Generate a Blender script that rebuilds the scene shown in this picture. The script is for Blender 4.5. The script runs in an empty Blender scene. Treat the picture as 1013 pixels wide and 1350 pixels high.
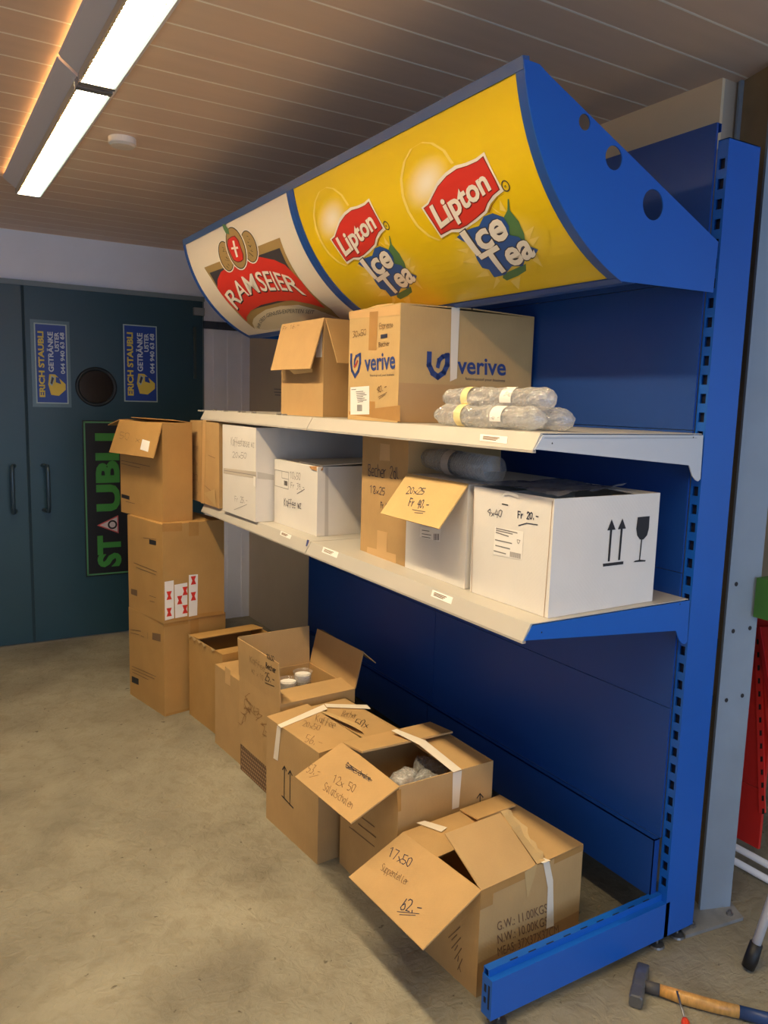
import bpy, bmesh, math, random
import numpy as np
from mathutils import Matrix, Vector
from mathutils.geometry import tessellate_polygon
random.seed(7)
SC = bpy.context.scene
COL = SC.collection

# ---------------------------------------------------------------- camera
CP = np.array([-1.82847, -1.37252, 1.57061]); RV = np.array([0.141536, -0.0112413, 0.541946]); F = 1037.27
def _rot(r):
    th = np.linalg.norm(r); k = r/th
    K = np.array([[0, -k[2], k[1]], [k[2], 0, -k[0]], [-k[1], k[0], 0]])
    return np.eye(3)+math.sin(th)*K+(1-math.cos(th))*K@K
RC = np.array([[1, 0, 0], [0, 0, -1], [0, 1, 0]], float) @ _rot(RV)
cam = bpy.data.cameras.new('camera'); cam_o = bpy.data.objects.new('camera', cam); COL.objects.link(cam_o)
cam.sensor_fit = 'VERTICAL'; cam.sensor_height = 24; cam.sensor_width = 18; cam.lens = 24*F/1350; cam.clip_start = .02
M = Matrix.Identity(4)
for i in range(3):
    M[i][0] = RC[0][i]; M[i][1] = -RC[1][i]; M[i][2] = -RC[2][i]; M[i][3] = CP[i]
cam_o.matrix_world = M
SC.camera = cam_o

# ---------------------------------------------------------------- world, lights, exposure
w = bpy.data.worlds.new('world'); SC.world = w; w.use_nodes = True
bg = w.node_tree.nodes['Background']; bg.inputs[0].default_value = (.52, .69, 1, 1); bg.inputs[1].default_value = .85
def area(name, loc, rot, sx, sy, power, col):
    l = bpy.data.lights.new(name, 'AREA'); l.shape = 'RECTANGLE'; l.size = sx; l.size_y = sy; l.energy = power; l.color = col
    o = bpy.data.objects.new(name, l); COL.objects.link(o); o.location = loc; o.rotation_euler = rot; return o
# daylight from the open loading door behind the camera
area('daylight_gate', (-1.4, -5.4, 1.5), (math.radians(90), 0, 0), 3.8, 2.2, 62, (.52, .70, 1))
LAMP_E = 100.0
LAMP_C = (1, .80, .50)
SC.view_settings.view_transform = 'Standard'; SC.view_settings.look = 'None'
SC.view_settings.exposure = 0.12; SC.view_settings.gamma = 1; SC.view_settings.use_curve_mapping = False

# ---------------------------------------------------------------- materials
def lin(c):
    return tuple((x/255/12.92 if x/255 <= .04045 else ((x/255+.055)/1.055)**2.4) for x in c)
MATS = {}
def mat(name, rgb, rough=.6, metal=0, bump=0, bscale=40, var=0, vscale=6, kind=None, emit=0, spec=.5):
    if name in MATS: return MATS[name]
    m = bpy.data.materials.new(name); m.use_nodes = True; MATS[name] = m
    nt = m.node_tree; b = nt.nodes['Principled BSDF']; c = lin(rgb)
    b.inputs['Base Color'].default_value = (*c, 1); b.inputs['Roughness'].default_value = rough; b.inputs['Metallic'].default_value = metal
    b.inputs['Specular IOR Level'].default_value = spec
    tc = nt.nodes.new('ShaderNodeTexCoord')
    def noise(sc, det=4, coord='Object', stretch=None):
        n = nt.nodes.new('ShaderNodeTexNoise'); n.inputs['Scale'].default_value = sc; n.inputs['Detail'].default_value = det
        if stretch:
            mp = nt.nodes.new('ShaderNodeMapping'); mp.inputs['Scale'].default_value = stretch
            nt.links.new(tc.outputs[coord], mp.inputs[0]); nt.links.new(mp.outputs[0], n.inputs['Vector'])
        else: nt.links.new(tc.outputs[coord], n.inputs['Vector'])
        return n
    if var:
        n = noise(vscale, 5, stretch=(kind if isinstance(kind, tuple) else None))
        r = nt.nodes.new('ShaderNodeValToRGB'); r.color_ramp.elements[0].position = .3; r.color_ramp.elements[1].position = .7
        r.color_ramp.elements[0].color = (*[x*(1-var) for x in c], 1); r.color_ramp.elements[1].color = (*[min(1, x*(1+var)) for x in c], 1)
        nt.links.new(n.outputs['Fac'], r.inputs[0]); nt.links.new(r.outputs[0], b.inputs['Base Color'])
    if bump:
        n = noise(bscale, 3, stretch=(kind if isinstance(kind, tuple) else None))
        bp = nt.nodes.new('ShaderNodeBump'); bp.inputs['Strength'].default_value = bump; bp.inputs['Distance'].default_value = .004
        nt.links.new(n.outputs['Fac'], bp.inputs['Height']); nt.links.new(bp.outputs[0], b.inputs['Normal'])
    if emit:
        b.inputs['Emission Color'].default_value = (*c, 1); b.inputs['Emission Strength'].default_value = emit
    return m
def cardboard(name, rgb, var=.07):
    if name in MATS: return MATS[name]
    m = bpy.data.materials.new(name); m.use_nodes = True; MATS[name] = m
    nt = m.node_tree; N = nt.nodes; L = nt.links; b = N['Principled BSDF']; b.inputs['Roughness'].default_value = .72; b.inputs['Specular IOR Level'].default_value = .3
    c = lin(rgb); tc = N.new('ShaderNodeTexCoord')
    n1 = N.new('ShaderNodeTexNoise'); n1.inputs['Scale'].default_value = 7; n1.inputs['Detail'].default_value = 6
    n2 = N.new('ShaderNodeTexNoise'); n2.inputs['Scale'].default_value = 260; n2.inputs['Detail'].default_value = 2
    mp = N.new('ShaderNodeMapping'); mp.inputs['Scale'].default_value = (1, 1, .12)
    L.new(tc.outputs['Object'], n1.inputs['Vector']); L.new(tc.outputs['Object'], mp.inputs[0]); L.new(mp.outputs[0], n2.inputs['Vector'])
    a = N.new('ShaderNodeMath'); a.operation = 'MULTIPLY_ADD'; a.inputs[1].default_value = .25
    L.new(n2.outputs['Fac'], a.inputs[0]); L.new(n1.outputs['Fac'], a.inputs[2])
    r = N.new('ShaderNodeValToRGB'); r.color_ramp.elements[0].position = .42; r.color_ramp.elements[1].position = .85
    r.color_ramp.elements[0].color = (*[x*(1-var) for x in c], 1); r.color_ramp.elements[1].color = (*[min(1, x*(1+var)) for x in c], 1)
    L.new(a.outputs[0], r.inputs[0]); L.new(r.outputs[0], b.inputs['Base Color'])
    wv = N.new('ShaderNodeTexWave'); wv.inputs['Scale'].default_value = 55; wv.inputs['Distortion'].default_value = .6; wv.bands_direction = 'DIAGONAL'
    L.new(tc.outputs['Object'], wv.inputs['Vector'])
    mx = N.new('ShaderNodeMath'); mx.operation = 'MULTIPLY_ADD'; mx.inputs[1].default_value = .03; L.new(wv.outputs['Fac'], mx.inputs[0]); L.new(n1.outputs['Fac'], mx.inputs[2])
    bp = N.new('ShaderNodeBump'); bp.inputs['Strength'].default_value = .35; bp.inputs['Distance'].default_value = .006
    L.new(mx.outputs[0], bp.inputs['Height']); L.new(bp.outputs[0], b.inputs['Normal'])
    return m
KRAFT = cardboard('kraft', (190, 154, 103)); KRAFT2 = cardboard('kraft_orange', (182, 142, 84)); KRAFTP = cardboard('kraft_pale', (196, 164, 112))
KRAFTI = cardboard('kraft_inside', (204, 172, 116)); WHITEB = cardboard('white_board', (226, 221, 214), .03)
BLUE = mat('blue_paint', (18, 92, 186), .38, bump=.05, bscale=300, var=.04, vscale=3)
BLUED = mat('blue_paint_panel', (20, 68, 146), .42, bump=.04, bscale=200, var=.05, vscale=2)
BLUEF = mat('blue_frame', (32, 76, 150), .4)
GREYW = mat('cream_steel', (186, 181, 172), .42, var=.03, vscale=4)
GREYB = mat('light_grey_steel', (196, 200, 206), .4)
INK = mat('ink', (45, 48, 70), .6); INKP = mat('print_black', (35, 32, 34), .6); INKB = mat('print_blue', (44, 66, 128), .6)
INKG = mat('faint_print', (120, 92, 62), .7); INKGW = mat('faint_print_grey', (130, 125, 125), .7)
TAPEW = mat('white_tape', (238, 226, 206), .45); TAPEB = mat('brown_tape', (180, 136, 78), .25, var=.06, vscale=20)
TAPEC = mat('kraft_tape', (212, 172, 116), .3)
LABEL = mat('paper_label', (240, 236, 230), .6); RED = mat('print_red', (214, 50, 36), .5); REDD = mat('print_darkred', (120, 26, 20), .5)
WHITEP = mat('print_white', (240, 232, 220), .5); GOLD = mat('print_gold', (166, 138, 84), .5); DARKP = mat('print_dark', (62, 58, 62), .5)
YEL = mat('yellow_panel', (238, 202, 10), .32); CRM = mat('cream_panel', (238, 226, 208), .35); LBLUE = mat('print_logo_blue', (36, 84, 160), .5)
GRN = mat('print_green', (84, 128, 78), .5); YEL2 = mat('print_pale_yellow', (250, 220, 110), .4); YEL3 = mat('print_soft_yellow', (244, 206, 70), .4)
DOORM = mat('door_paint', (36, 70, 84), .38, bump=.03, bscale=60, var=.05, vscale=3)
WALLM = mat('wall_paint', (238, 240, 250), .8, bump=.1, bscale=60, var=.02)
WALLR = mat('wall_warm', (226, 204, 168), .8, bump=.1, bscale=60, var=.03)
BLACKP = mat('black_plastic', (22, 22, 24), .5); STEEL = mat('steel', (150, 150, 152), .35, metal=.9); STEELG = mat('grey_blue_paint', (136, 150, 166), .5, var=.05, vscale=8, bump=.05)
WEBSHADE = mat('shaded_web_steel', (136, 120, 92), .7, var=.15, vscale=10)  # column web: its shade is painted in as a darker brown
STICK = mat('sticker_blue', (20, 62, 150), .4); SIGNW = mat('sticker_frame', (170, 190, 190), .4); SIGNY = mat('sticker_yellow', (226, 200, 80), .5); SIGNT = mat('sticker_text', (205, 215, 225), .5)
SGREEN = mat('sign_green', (60, 140, 62), .5); SBLACK = mat('sign_black', (24, 26, 30), .45)

def plastic(name, tint, alpha, rough=.12):
    m = bpy.data.materials.new(name); m.use_nodes = True; nt = m.node_tree; N = nt.nodes; L = nt.links
    for n in list(N): N.remove(n)
    o = N.new('ShaderNodeOutputMaterial'); tr = N.new('ShaderNodeBsdfTransparent'); tr.inputs[0].default_value = (*[min(1, x) for x in tint], 1)
    g = N.new('ShaderNodeBsdfGlossy'); g.inputs['Roughness'].default_value = rough; d = N.new('ShaderNodeBsdfDiffuse'); d.inputs[0].default_value = (.95, .95, .94, 1)
    m1 = N.new('ShaderNodeMixShader'); m1.inputs[0].default_value = .5; m2 = N.new('ShaderNodeMixShader')
    lw = N.new('ShaderNodeLayerWeight'); lw.inputs[0].default_value = .35
    mm = N.new('ShaderNodeMath'); mm.operation = 'MULTIPLY_ADD'; mm.inputs[1].default_value = .5; mm.inputs[2].default_value = alpha; mm.use_clamp = True
    no = N.new('ShaderNodeTexNoise'); no.inputs['Scale'].default_value = 45; no.inputs['Detail'].default_value = 3; no.inputs['Distortion'].default_value = 1.5
    tc = N.new('ShaderNodeTexCoord'); L.new(tc.outputs['Object'], no.inputs['Vector'])
    bp = N.new('ShaderNodeBump'); bp.inputs['Strength'].default_value = .8; bp.inputs['Distance'].default_value = .006; L.new(no.outputs['Fac'], bp.inputs['Height'])
    L.new(bp.outputs[0], g.inputs['Normal']); L.new(bp.outputs[0], d.inputs['Normal']); L.new(bp.outputs[0], lw.inputs['Normal'])
    L.new(lw.outputs['Facing'], mm.inputs[0]); L.new(mm.outputs[0], m2.inputs[0]); L.new(g.outputs[0], m1.inputs[1]); L.new(d.outputs[0], m1.inputs[2])
    L.new(tr.outputs[0], m2.inputs[1]); L.new(m1.outputs[0], m2.inputs[2]); L.new(m2.outputs[0], o.inputs[0])
    MATS[name] = m; return m
CLEAR = plastic('clear_plastic', (1, 1, 1), .10, .06); FILM = plastic('crinkled_film', (1, 1, 1), .24, .07); FILMG = plastic('grey_film', (.8, .82, .88), .35, .2)

def floor_mat():
    m = bpy.data.materials.new('concrete'); m.use_nodes = True; nt = m.node_tree; N = nt.nodes; L = nt.links; b = N['Principled BSDF']
    tc = N.new('ShaderNodeTexCoord')
    def nz(s, d=6, dist=0):
        n = N.new('ShaderNodeTexNoise'); n.inputs['Scale'].default_value = s; n.inputs['Detail'].default_value = d; n.inputs['Distortion'].default_value = dist
        L.new(tc.outputs['Object'], n.inputs['Vector']); return n
    r = N.new('ShaderNodeValToRGB'); e = r.color_ramp.elements; e[0].position = .33; e[0].color = (*lin((124, 118, 103)), 1); e[1].position = .68; e[1].color = (*lin((158, 152, 133)), 1)
    n1 = nz(2.2, 10, .3); L.new(n1.outputs['Fac'], r.inputs[0])
    # scratches / trowel marks
    n2 = nz(14, 9, .9); r2 = N.new('ShaderNodeValToRGB'); e = r2.color_ramp.elements; e[0].position = .36; e[0].color = (.84, .82, .79, 1); e[1].position = .52; e[1].color = (1, 1, 1, 1); L.new(n2.outputs['Fac'], r2.inputs[0])
    mx = N.new('ShaderNodeMix'); mx.data_type = 'RGBA'; mx.blend_type = 'MULTIPLY'; mx.inputs[0].default_value = .75
    L.new(r.outputs[0], mx.inputs[6]); L.new(r2.outputs[0], mx.inputs[7])
    n3 = nz(38, 3, .4); r3 = N.new('ShaderNodeValToRGB'); e = r3.color_ramp.elements; e[0].position = .255; e[0].color = (.28, .25, .22, 1); e[1].position = .31; e[1].color = (1, 1, 1, 1); L.new(n3.outputs['Fac'], r3.inputs[0])
    mx2 = N.new('ShaderNodeMix'); mx2.data_type = 'RGBA'; mx2.blend_type = 'MULTIPLY'; mx2.inputs[0].default_value = .9
    L.new(mx.outputs[2], mx2.inputs[6]); L.new(r3.outputs[0], mx2.inputs[7]); L.new(mx2.outputs[2], b.inputs['Base Color'])
    b.inputs['Roughness'].default_value = .62; b.inputs['Specular IOR Level'].default_value = .35
    bp = N.new('ShaderNodeBump'); bp.inputs['Strength'].default_value = .5; bp.inputs['Distance'].default_value = .014
    mp = N.new('ShaderNodeMapping'); mp.inputs['Rotation'].default_value = (0, 0, .7); mp.inputs['Scale'].default_value = (14, 60, 14); L.new(tc.outputs['Object'], mp.inputs[0])
    n5 = N.new('ShaderNodeTexNoise'); n5.inputs['Scale'].default_value = 1; n5.inputs['Detail'].default_value = 6; n5.inputs['Distortion'].default_value = 1.6; L.new(mp.outputs[0], n5.inputs['Vector'])
    n6 = nz(1.3, 3); mk_ = N.new('ShaderNodeMapRange'); mk_.inputs[1].default_value = .48; mk_.inputs[2].default_value = .62; L.new(n6.outputs['Fac'], mk_.inputs[0])
    mu = N.new('ShaderNodeMath'); mu.operation = 'MULTIPLY'; L.new(n5.outputs['Fac'], mu.inputs[0]); L.new(mk_.outputs[0], mu.inputs[1])
    n4 = nz(30, 8, 1); ad = N.new('ShaderNodeMath'); ad.operation = 'MULTIPLY_ADD'; ad.inputs[1].default_value = .6; L.new(mu.outputs[0], ad.inputs[0]); L.new(n4.outputs['Fac'], ad.inputs[2]); L.new(ad.outputs[0], bp.inputs['Height']); L.new(bp.outputs[0], b.inputs['Normal'])
    return m
FLOORM = floor_mat()
CEILM = mat('ceiling_plank', (224, 197, 176), .5, var=.03, vscale=3, kind=(.6, 8, 8))
JOINTM = mat('ceiling_joint', (250, 240, 226), .6)
WOOD = mat('ash_wood', (196, 146, 78), .35, var=.22, vscale=14, kind=(8, 8, 1), bump=.05)

# ---------------------------------------------------------------- mesh helpers
ROOTM = {}
def minv(parent):
    return ROOTM[parent.name].inverted() if parent and parent.name in ROOTM else Matrix.Identity(4)
def mk(name, V, Fc, m, parent=None, smooth=False, kind=None, label=None):
    """world-space vertices -> one mesh object, child of parent"""
    me = bpy.data.meshes.new(name); Mi = minv(parent)
    me.from_pydata([tuple(Mi @ Vector([float(c) for c in v])) for v in V], [], Fc); me.update()
    if isinstance(m, (list, tuple)):
        for x in m: me.materials.append(x)
    else: me.materials.append(m)
    if smooth:
        for p in me.polygons: p.use_smooth = True
    o = bpy.data.objects.new(name, me); COL.objects.link(o)
    if parent:
        o.parent = parent; ROOTM[o.name] = ROOTM[parent.name] if parent.name in ROOTM else Matrix.Identity(4)
    else: ROOTM[o.name] = Matrix.Identity(4)
    if kind: o['kind'] = kind
    if label: o['label'] = label
    return o
def thing(name, label, cat, loc=(0, 0, 0), rz=0, group=None):
    o = bpy.data.objects.new(name, None); COL.objects.link(o); o.empty_display_size = .05
    Mx = Matrix.Translation(Vector([float(c) for c in loc])) @ Matrix.Rotation(rz, 4, 'Z'); o.matrix_world = Mx; ROOTM[o.name] = Mx
    o['label'] = label; o['category'] = cat
    if group: o['group'] = group
    return o
class MB:
    def __init__(s): s.V = []; s.F = []
    def add(s, V, Fc):
        n = len(s.V); s.V += [tuple(v) for v in V]; s.F += [tuple(i+n for i in f) for f in Fc]; return s
    def box(s, a, b, bev=0):
        (x0, y0, z0), (x1, y1, z1) = a, b
        V = [(x, y, z) for x in (x0, x1) for y in (y0, y1) for z in (z0, z1)]
        return s.add(V, [(0, 1, 3, 2), (4, 6, 7, 5), (0, 4, 5, 1), (2, 3, 7, 6), (0, 2, 6, 4), (1, 5, 7, 3)])
    def prism(s, pts, d):
        """planar 3D outline pushed along vector d"""
        pts = [np.array(p, float) for p in pts]; d = np.array(d, float); n = len(pts)
        V = [tuple(p) for p in pts]+[tuple(p+d) for p in pts]
        T = tessellate_polygon([[Vector(p) for p in pts]])
        return s.add(V, [tuple(t) for t in T]+[tuple(i+n for i in reversed(t)) for t in T]+[(i, (i+1) % n, (i+1) % n+n, i+n) for i in range(n)])
    def tube(s, P, R, n=12, caps=True, sq=1.0):
        P = [np.array(p, float) for p in P]; R = R if hasattr(R, '__len__') else [R]*len(P)
        base = len(s.V); up = None; V = []
        for i, p in enumerate(P):
            t = P[min(i+1, len(P)-1)]-P[max(i-1, 0)]; t /= np.linalg.norm(t)+1e-12
            if up is None:
                up = np.array([0, 0, 1.]) if abs(t[2]) < .9 else np.array([0, 1., 0])
            a = np.cross(t, up); a /= np.linalg.norm(a); u = np.cross(a, t); up = u
            for k in range(n):
                th = 2*math.pi*k/n; V.append(tuple(p+R[i]*(math.cos(th)*a+sq*math.sin(th)*u)))
        Fc = [(i*n+k, i*n+(k+1) % n, (i+1)*n+(k+1) % n, (i+1)*n+k) for i in range(len(P)-1) for k in range(n)]
        if caps: Fc += [tuple(range(n-1, -1, -1)), tuple(range((len(P)-1)*n, len(P)*n))]
        return s.add(V, Fc)
    def obj(s, name, m, parent=None, **k): return mk(name, s.V, s.F, m, parent, **k)
def box(name, a, b, m, parent=None, **k): return MB().box(a, b).obj(name, m, parent, **k)
def struct(o): o['kind'] = 'structure'; return o

# ---------------------------------------------------------------- surfaces: points read off a face of a real object
def ray(px):
    d = RC.T @ np.array([(px[0]-506.5)/F, (px[1]-675)/F, 1.]); return CP, d/np.linalg.norm(d)
def hit(px, ax, val):
    o, d = ray(px); return o+d*((val-o[ax])/d[ax])
class Plane:
    cuts = None
    def __init__(s, o, ex, ey):
        s.o = np.array(o, float); s.ex = np.array(ex, float); s.ex /= np.linalg.norm(s.ex)
        ey = np.array(ey, float); ey -= s.ex*(ey @ s.ex); s.ey = ey/np.linalg.norm(ey); n = np.cross(s.ex, s.ey)
        s.n = n if n @ (CP-s.o) > 0 else -n
    def inv(s, px):
        o, d = ray(px); p = o+d*(((s.o-o) @ s.n)/(d @ s.n)); return ((p-s.o) @ s.ex, (p-s.o) @ s.ey)
    def pt(s, a, b, off=.0008): return s.o+a*s.ex+b*s.ey+off*s.n
AC = np.array([-.1464, 2.377]); AR = .5392; A0 = math.radians(-170.6); A1 = math.radians(-112.2); NA = 22
class Arc:
    """curved face of the sign canopy; a = distance along the shelves, b = arc index 0 (top) .. NA (bottom)"""
    cuts = list(range(1, NA))
    def xz(s, b, off):
        i = min(max(int(math.floor(b)), -3), NA+3); f = b-i
        q = []
        for k in (i, i+1):
            t = A0+(A1-A0)*k/NA; q.append((AC[0]+(AR+off)*math.cos(t), AC[1]+(AR+off)*math.sin(t)))
        return q[0][0]*(1-f)+q[1][0]*f, q[0][1]*(1-f)+q[1][1]*f
    def pt(s, a, b, off=.001):
        x, z = s.xz(b, off); return np.array([x, a, z])
    def inv(s, px):
        o, d = ray(px); ox, oz = o[0]-AC[0], o[2]-AC[1]
        A = d[0]**2+d[2]**2; B = ox*d[0]+oz*d[2]; C_ = ox*ox+oz*oz-AR*AR; D = B*B-A*C_
        if D < 0: t = -B/A
        else: t = (-B-math.sqrt(D))/A
        p = o+t*d; th = math.atan2(p[2]-AC[1], p[0]-AC[0])
        if th > 0: th -= 2*math.pi
        return (p[1], (th-A0)/(A1-A0)*NA)
ARC = Arc()
def cut2d(V, Fc, cuts):
    bm = bmesh.new(); vs = [bm.verts.new((v[0], v[1], 0)) for v in V]
    for f in Fc:
        try: bm.faces.new([vs[i] for i in f])
        except ValueError: pass
    for c in cuts:
        bmesh.ops.bisect_plane(bm, geom=bm.verts[:]+bm.edges[:]+bm.faces[:], plane_co=(0, c, 0), plane_no=(0, 1, 0), dist=1e-6)
    bm.verts.index_update(); V2 = [(v.co.x, v.co.y) for v in bm.verts]; F2 = [tuple(v.index for v in f.verts) for f in bm.faces]; bm.free(); return V2, F2
def decal(S, name, V, Fc, m, parent, off=.0008, **k):
    """flat print: 2D mesh in the coordinates of surface S"""
    if S.cuts: V, Fc = cut2d(V, Fc, [c for c in S.cuts if min(v[1] for v in V) < c < max(v[1] for v in V)])
    return mk(name, [S.pt(a, b, off) for a, b in V], Fc, m, parent, **k)
def poly2(pts):
    T = tessellate_polygon([[Vector((p[0], p[1], 0)) for p in pts]]); return list(pts), [tuple(t) for t in T]
def poly_px(S, name, pts, m, parent, off=.0008, shift=None, **k):
    q = [S.inv(p) for p in pts]
    if shift: q = [shift(p) for p in q]
    V, Fc = poly2(q); return decal(S, name, V, Fc, m, parent, off, **k)
def polys_px(S, name, L, m, parent, off=.0008, shift=None, **k):
    V = []; Fc = []
    for pts in L:
        q = [S.inv(p) for p in pts]
        if shift: q = [shift(p) for p in q]
        v, f = poly2(q); n = len(V); V += v; Fc += [tuple(i+n for i in t) for t in f]
    return decal(S, name, V, Fc, m, parent, off, **k)
def rib2(pts, wd):
    """ribbon along 2D polyline"""
    V = []; Fc = []
    for i in range(len(pts)-1):
        a = np.array(pts[i], float); b = np.array(pts[i+1], float); d = b-a; l = np.linalg.norm(d)
        if l < 1e-9: continue
        d /= l; n = np.array([-d[1], d[0]])*wd/2; e = d*wd*.35; k = len(V)
        V += [tuple(a-e+n), tuple(a-e-n), tuple(b+e-n), tuple(b+e+n)]; Fc.append((k, k+1, k+2, k+3))
    return V, Fc
TXT = {}
def text_mesh(s, bold=0):
    if (s, bold) in TXT: return TXT[(s, bold)]
    c = bpy.data.curves.new('t', 'FONT'); c.body = s; c.size = 1; c.offset = bold; c.resolution_u = 3
    o = bpy.data.objects.new('t', c); me = bpy.data.meshes.new_from_object(o)
    V = [(v.co.x, v.co.y) for v in me.vertices]; Fc = [tuple(p.vertices) for p in me.polygons]
    x0 = min(v[0] for v in V); x1 = max(v[0] for v in V)
    V = [((x-x0)/(x1-x0), y/.729) for x, y in V]     # cap height of the built-in font -> 1
    bpy.data.objects.remove(o); bpy.data.curves.remove(c); bpy.data.meshes.remove(me)
    TXT[(s, bold)] = (V, Fc); return V, Fc
def bil(Q, u, v):
    BL, BR, TR, TL = [np.array(q, float) for q in Q]; return (1-u)*(1-v)*BL+u*(1-v)*BR+u*v*TR+(1-u)*v*TL
def text_px(S, s, Q, m, parent, name='lettering', bold=0, off=.001, warp=None, shift=None, **k):
    V, Fc = text_mesh(s, bold); out = []
    for u, v in V:
        p = warp(u, v) if warp else bil(Q, u, v); q = S.inv(p); out.append(shift(q) if shift else q)
    return decal(S, name, out, Fc, m, parent, off, **k)
def text_ab(S, s, Q, m, parent, name='lettering', bold=0, off=.001, **k):
    V, Fc = text_mesh(s, bold); return decal(S, name, [tuple(bil(Q, u, v)) for u, v in V], Fc, m, parent, off, **k)
# pen strokes: each glyph on a 4x6 grid, baseline y=2
G = {'0': '3647 1 26 13 22 32 43 45 36', '1': '07 28 22', '2': '07 18 38 47 46 02 42', '3': '08 48 25 35 44 33 22 02', '4': '28 04 44;37 31', '5': '48 08 05 35 44 33 22 02', '6': '38 15 03 12 32 43 44 35 14',
     '7': '08 48 12', '8': '25 07 18 38 47 25 03 12 32 43 25', '9': '45 25 06 17 38 47 45 32', 'x': '05 42;45 02', '-': '05 45', '.': '12 13', 'F': '02 08 48;05 35', 'r': '02 06;04 15 36', 'K': '02 08;48 05 42',
     'a': '46 16 04 13 32 46 42', 'f': '01 28 48;05 45', 'e': '04 44 46 26 04 12 42', 't': '28 13 32;06 46', 's': '46 16 05 34 33 12 02', 'w': '06 12 25 32 46', 'z': '06 46 02 42', 'B': '02 08 38 36 05 44 32 02',
     'c': '46 16 04 12 42', 'h': '02 08;05 26 45 42', 'd': '48 42;45 16 04 12 42', 'l': '18 13 32', 'm': '02 06;05 16 22;25 46 42', 'u': '06 03 12 32 46;45 42', 'S': '47 38 18 06 34 43 32 02', 'n': '02 06;04 26 45 42', 'i': '16 12;18 18',
     'b': '08 02 32 44 35 05', 'o': '26 04 12 32 44 26', 'g': '46 16 04 13 44;46 40 10', 'G': '47 28 06 03 22 42 45 25', 'E': '48 08 02 42;05 35', 'p': '00 06 36 44 32 02', 'v': '06 22 46', ' ': ''}
G['0'] = '28 07 03 22 33 47 38 28'
def hand_px(S, s, Q, wd, m, parent, name='handwriting', seed=0, **k):
    rnd = random.Random(hash(s) if False else len(s)*7+seed); V = []; Fc = []; n = len(s)
    for i, ch in enumerate(s):
        for st in G.get(ch, '').split(';'):
            pts = [(int(p[0]), int(p[1])) for p in st.split()]
            if len(pts) < 2: continue
            q = []
            for x, y in pts:
                u = (i+(x+rnd.uniform(-.3, .3))/5.2)/n; v = (y-2+rnd.uniform(-.3, .3))/6
                q.append(S.inv(bil(Q, u, v)))
            v_, f_ = rib2(q, wd); k0 = len(V); V += v_; Fc += [tuple(j+k0 for j in t) for t in f_]
    return decal(S, name, V, Fc, m, parent, .0009, **k)
def lines_px(S, L, wd, m, parent, name='printed_lines', off=.0009, shift=None, **k):
    V = []; Fc = []
    for pts in L:
        q = [S.inv(p) for p in pts]
        if shift: q = [shift(p) for p in q]
        v_, f_ = rib2(q, wd); k0 = len(V); V += v_; Fc += [tuple(j+k0 for j in t) for t in f_]
    return decal(S, name, V, Fc, m, parent, off, **k)
def hinge_flap(A, B, pc, pd, side=None):
    """free corners (over A and over B) of a rectangular flap hinged on A-B, read off the two pixels"""
    A = np.array(A, float); B = np.array(B, float); e = (B-A)/np.linalg.norm(B-A)
    best = None
    a = np.cross(e, [0, 0, 1.]); a /= np.linalg.norm(a); b = np.cross(a, e)
    for i in range(720):
        th = math.pi*2*i/720; u = math.cos(th)*a+math.sin(th)*b; n = np.cross(e, u)
        R = []
        for px in (pc, pd):
            o, d = ray(px)
            if abs(d @ n) < 1e-3: R = None; break
            t = ((A-o) @ n)/(d @ n); R.append(o+t*d)
        if not R: continue
        c, d_ = R; lc = (c-A) @ u; ld = (d_-B) @ u
        if lc < .04 or lc > .6: continue
        err = ((c-A) @ e)**2+((d_-B) @ e)**2+(lc-ld)**2
        if side is not None: err += .0005*(1-u @ np.array(side, float))
        if best is None or err < best[0]: best = (err, c, d_, lc)
    return best[1], best[2]
def slab(name, P, t, m, parent, wob=0, ref=None, seed=1, **k):
    """thin board through 4 world points A,B (hinge) C,D (free edge), subdivided so it can bow"""
    A, B, C_, D = [np.array(p, float) for p in P]; n = np.cross(B-A, D-A); n /= np.linalg.norm(n)
    if n @ ((CP if ref is None else np.array(ref, float))-A) < 0: n = -n
    N = 6; V = []; rnd = random.Random(seed)
    for off in (0, -t):
        for i in range(N+1):
            for j in range(N+1):
                u, v = i/N, j/N; p = (1-v)*((1-u)*A+u*B)+v*((1-u)*D+u*C_)
                V.append(p+n*(off+wob*math.sin(math.pi*v)*math.sin(math.pi*u*.9+.3)))
    Fc = []; K = (N+1)**2
    for i in range(N):
        for j in range(N):
            a = i*(N+1)+j; Fc += [(a, a+1, a+N+2, a+N+1), (a+K, a+K+N+1, a+K+N+2, a+K+1)]
    rim = [i*(N+1) for i in range(N+1)]+[N*(N+1)+j for j in range(1, N+1)]+[i*(N+1)+N for i in range(N-1, -1, -1)]+[j for j in range(N-1, 0, -1)]
    for i in range(len(rim)):
        a, b = rim[i], rim[(i+1) % len(rim)]; Fc.append((a, b, b+K, a+K))
    return mk(name, V, Fc, m, parent, **k)
def plane_of(P):
    A, B, C_, D = [np.array(p, float) for p in P]; return Plane(A, B-A, D-A)

# ================================================================ ROOM
YW = 3.92; ZC = 2.525; XR = .245
struct(box('floor', (-4.2, -6, -.1), (4.5, 6.5, 0), FLOORM))
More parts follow.
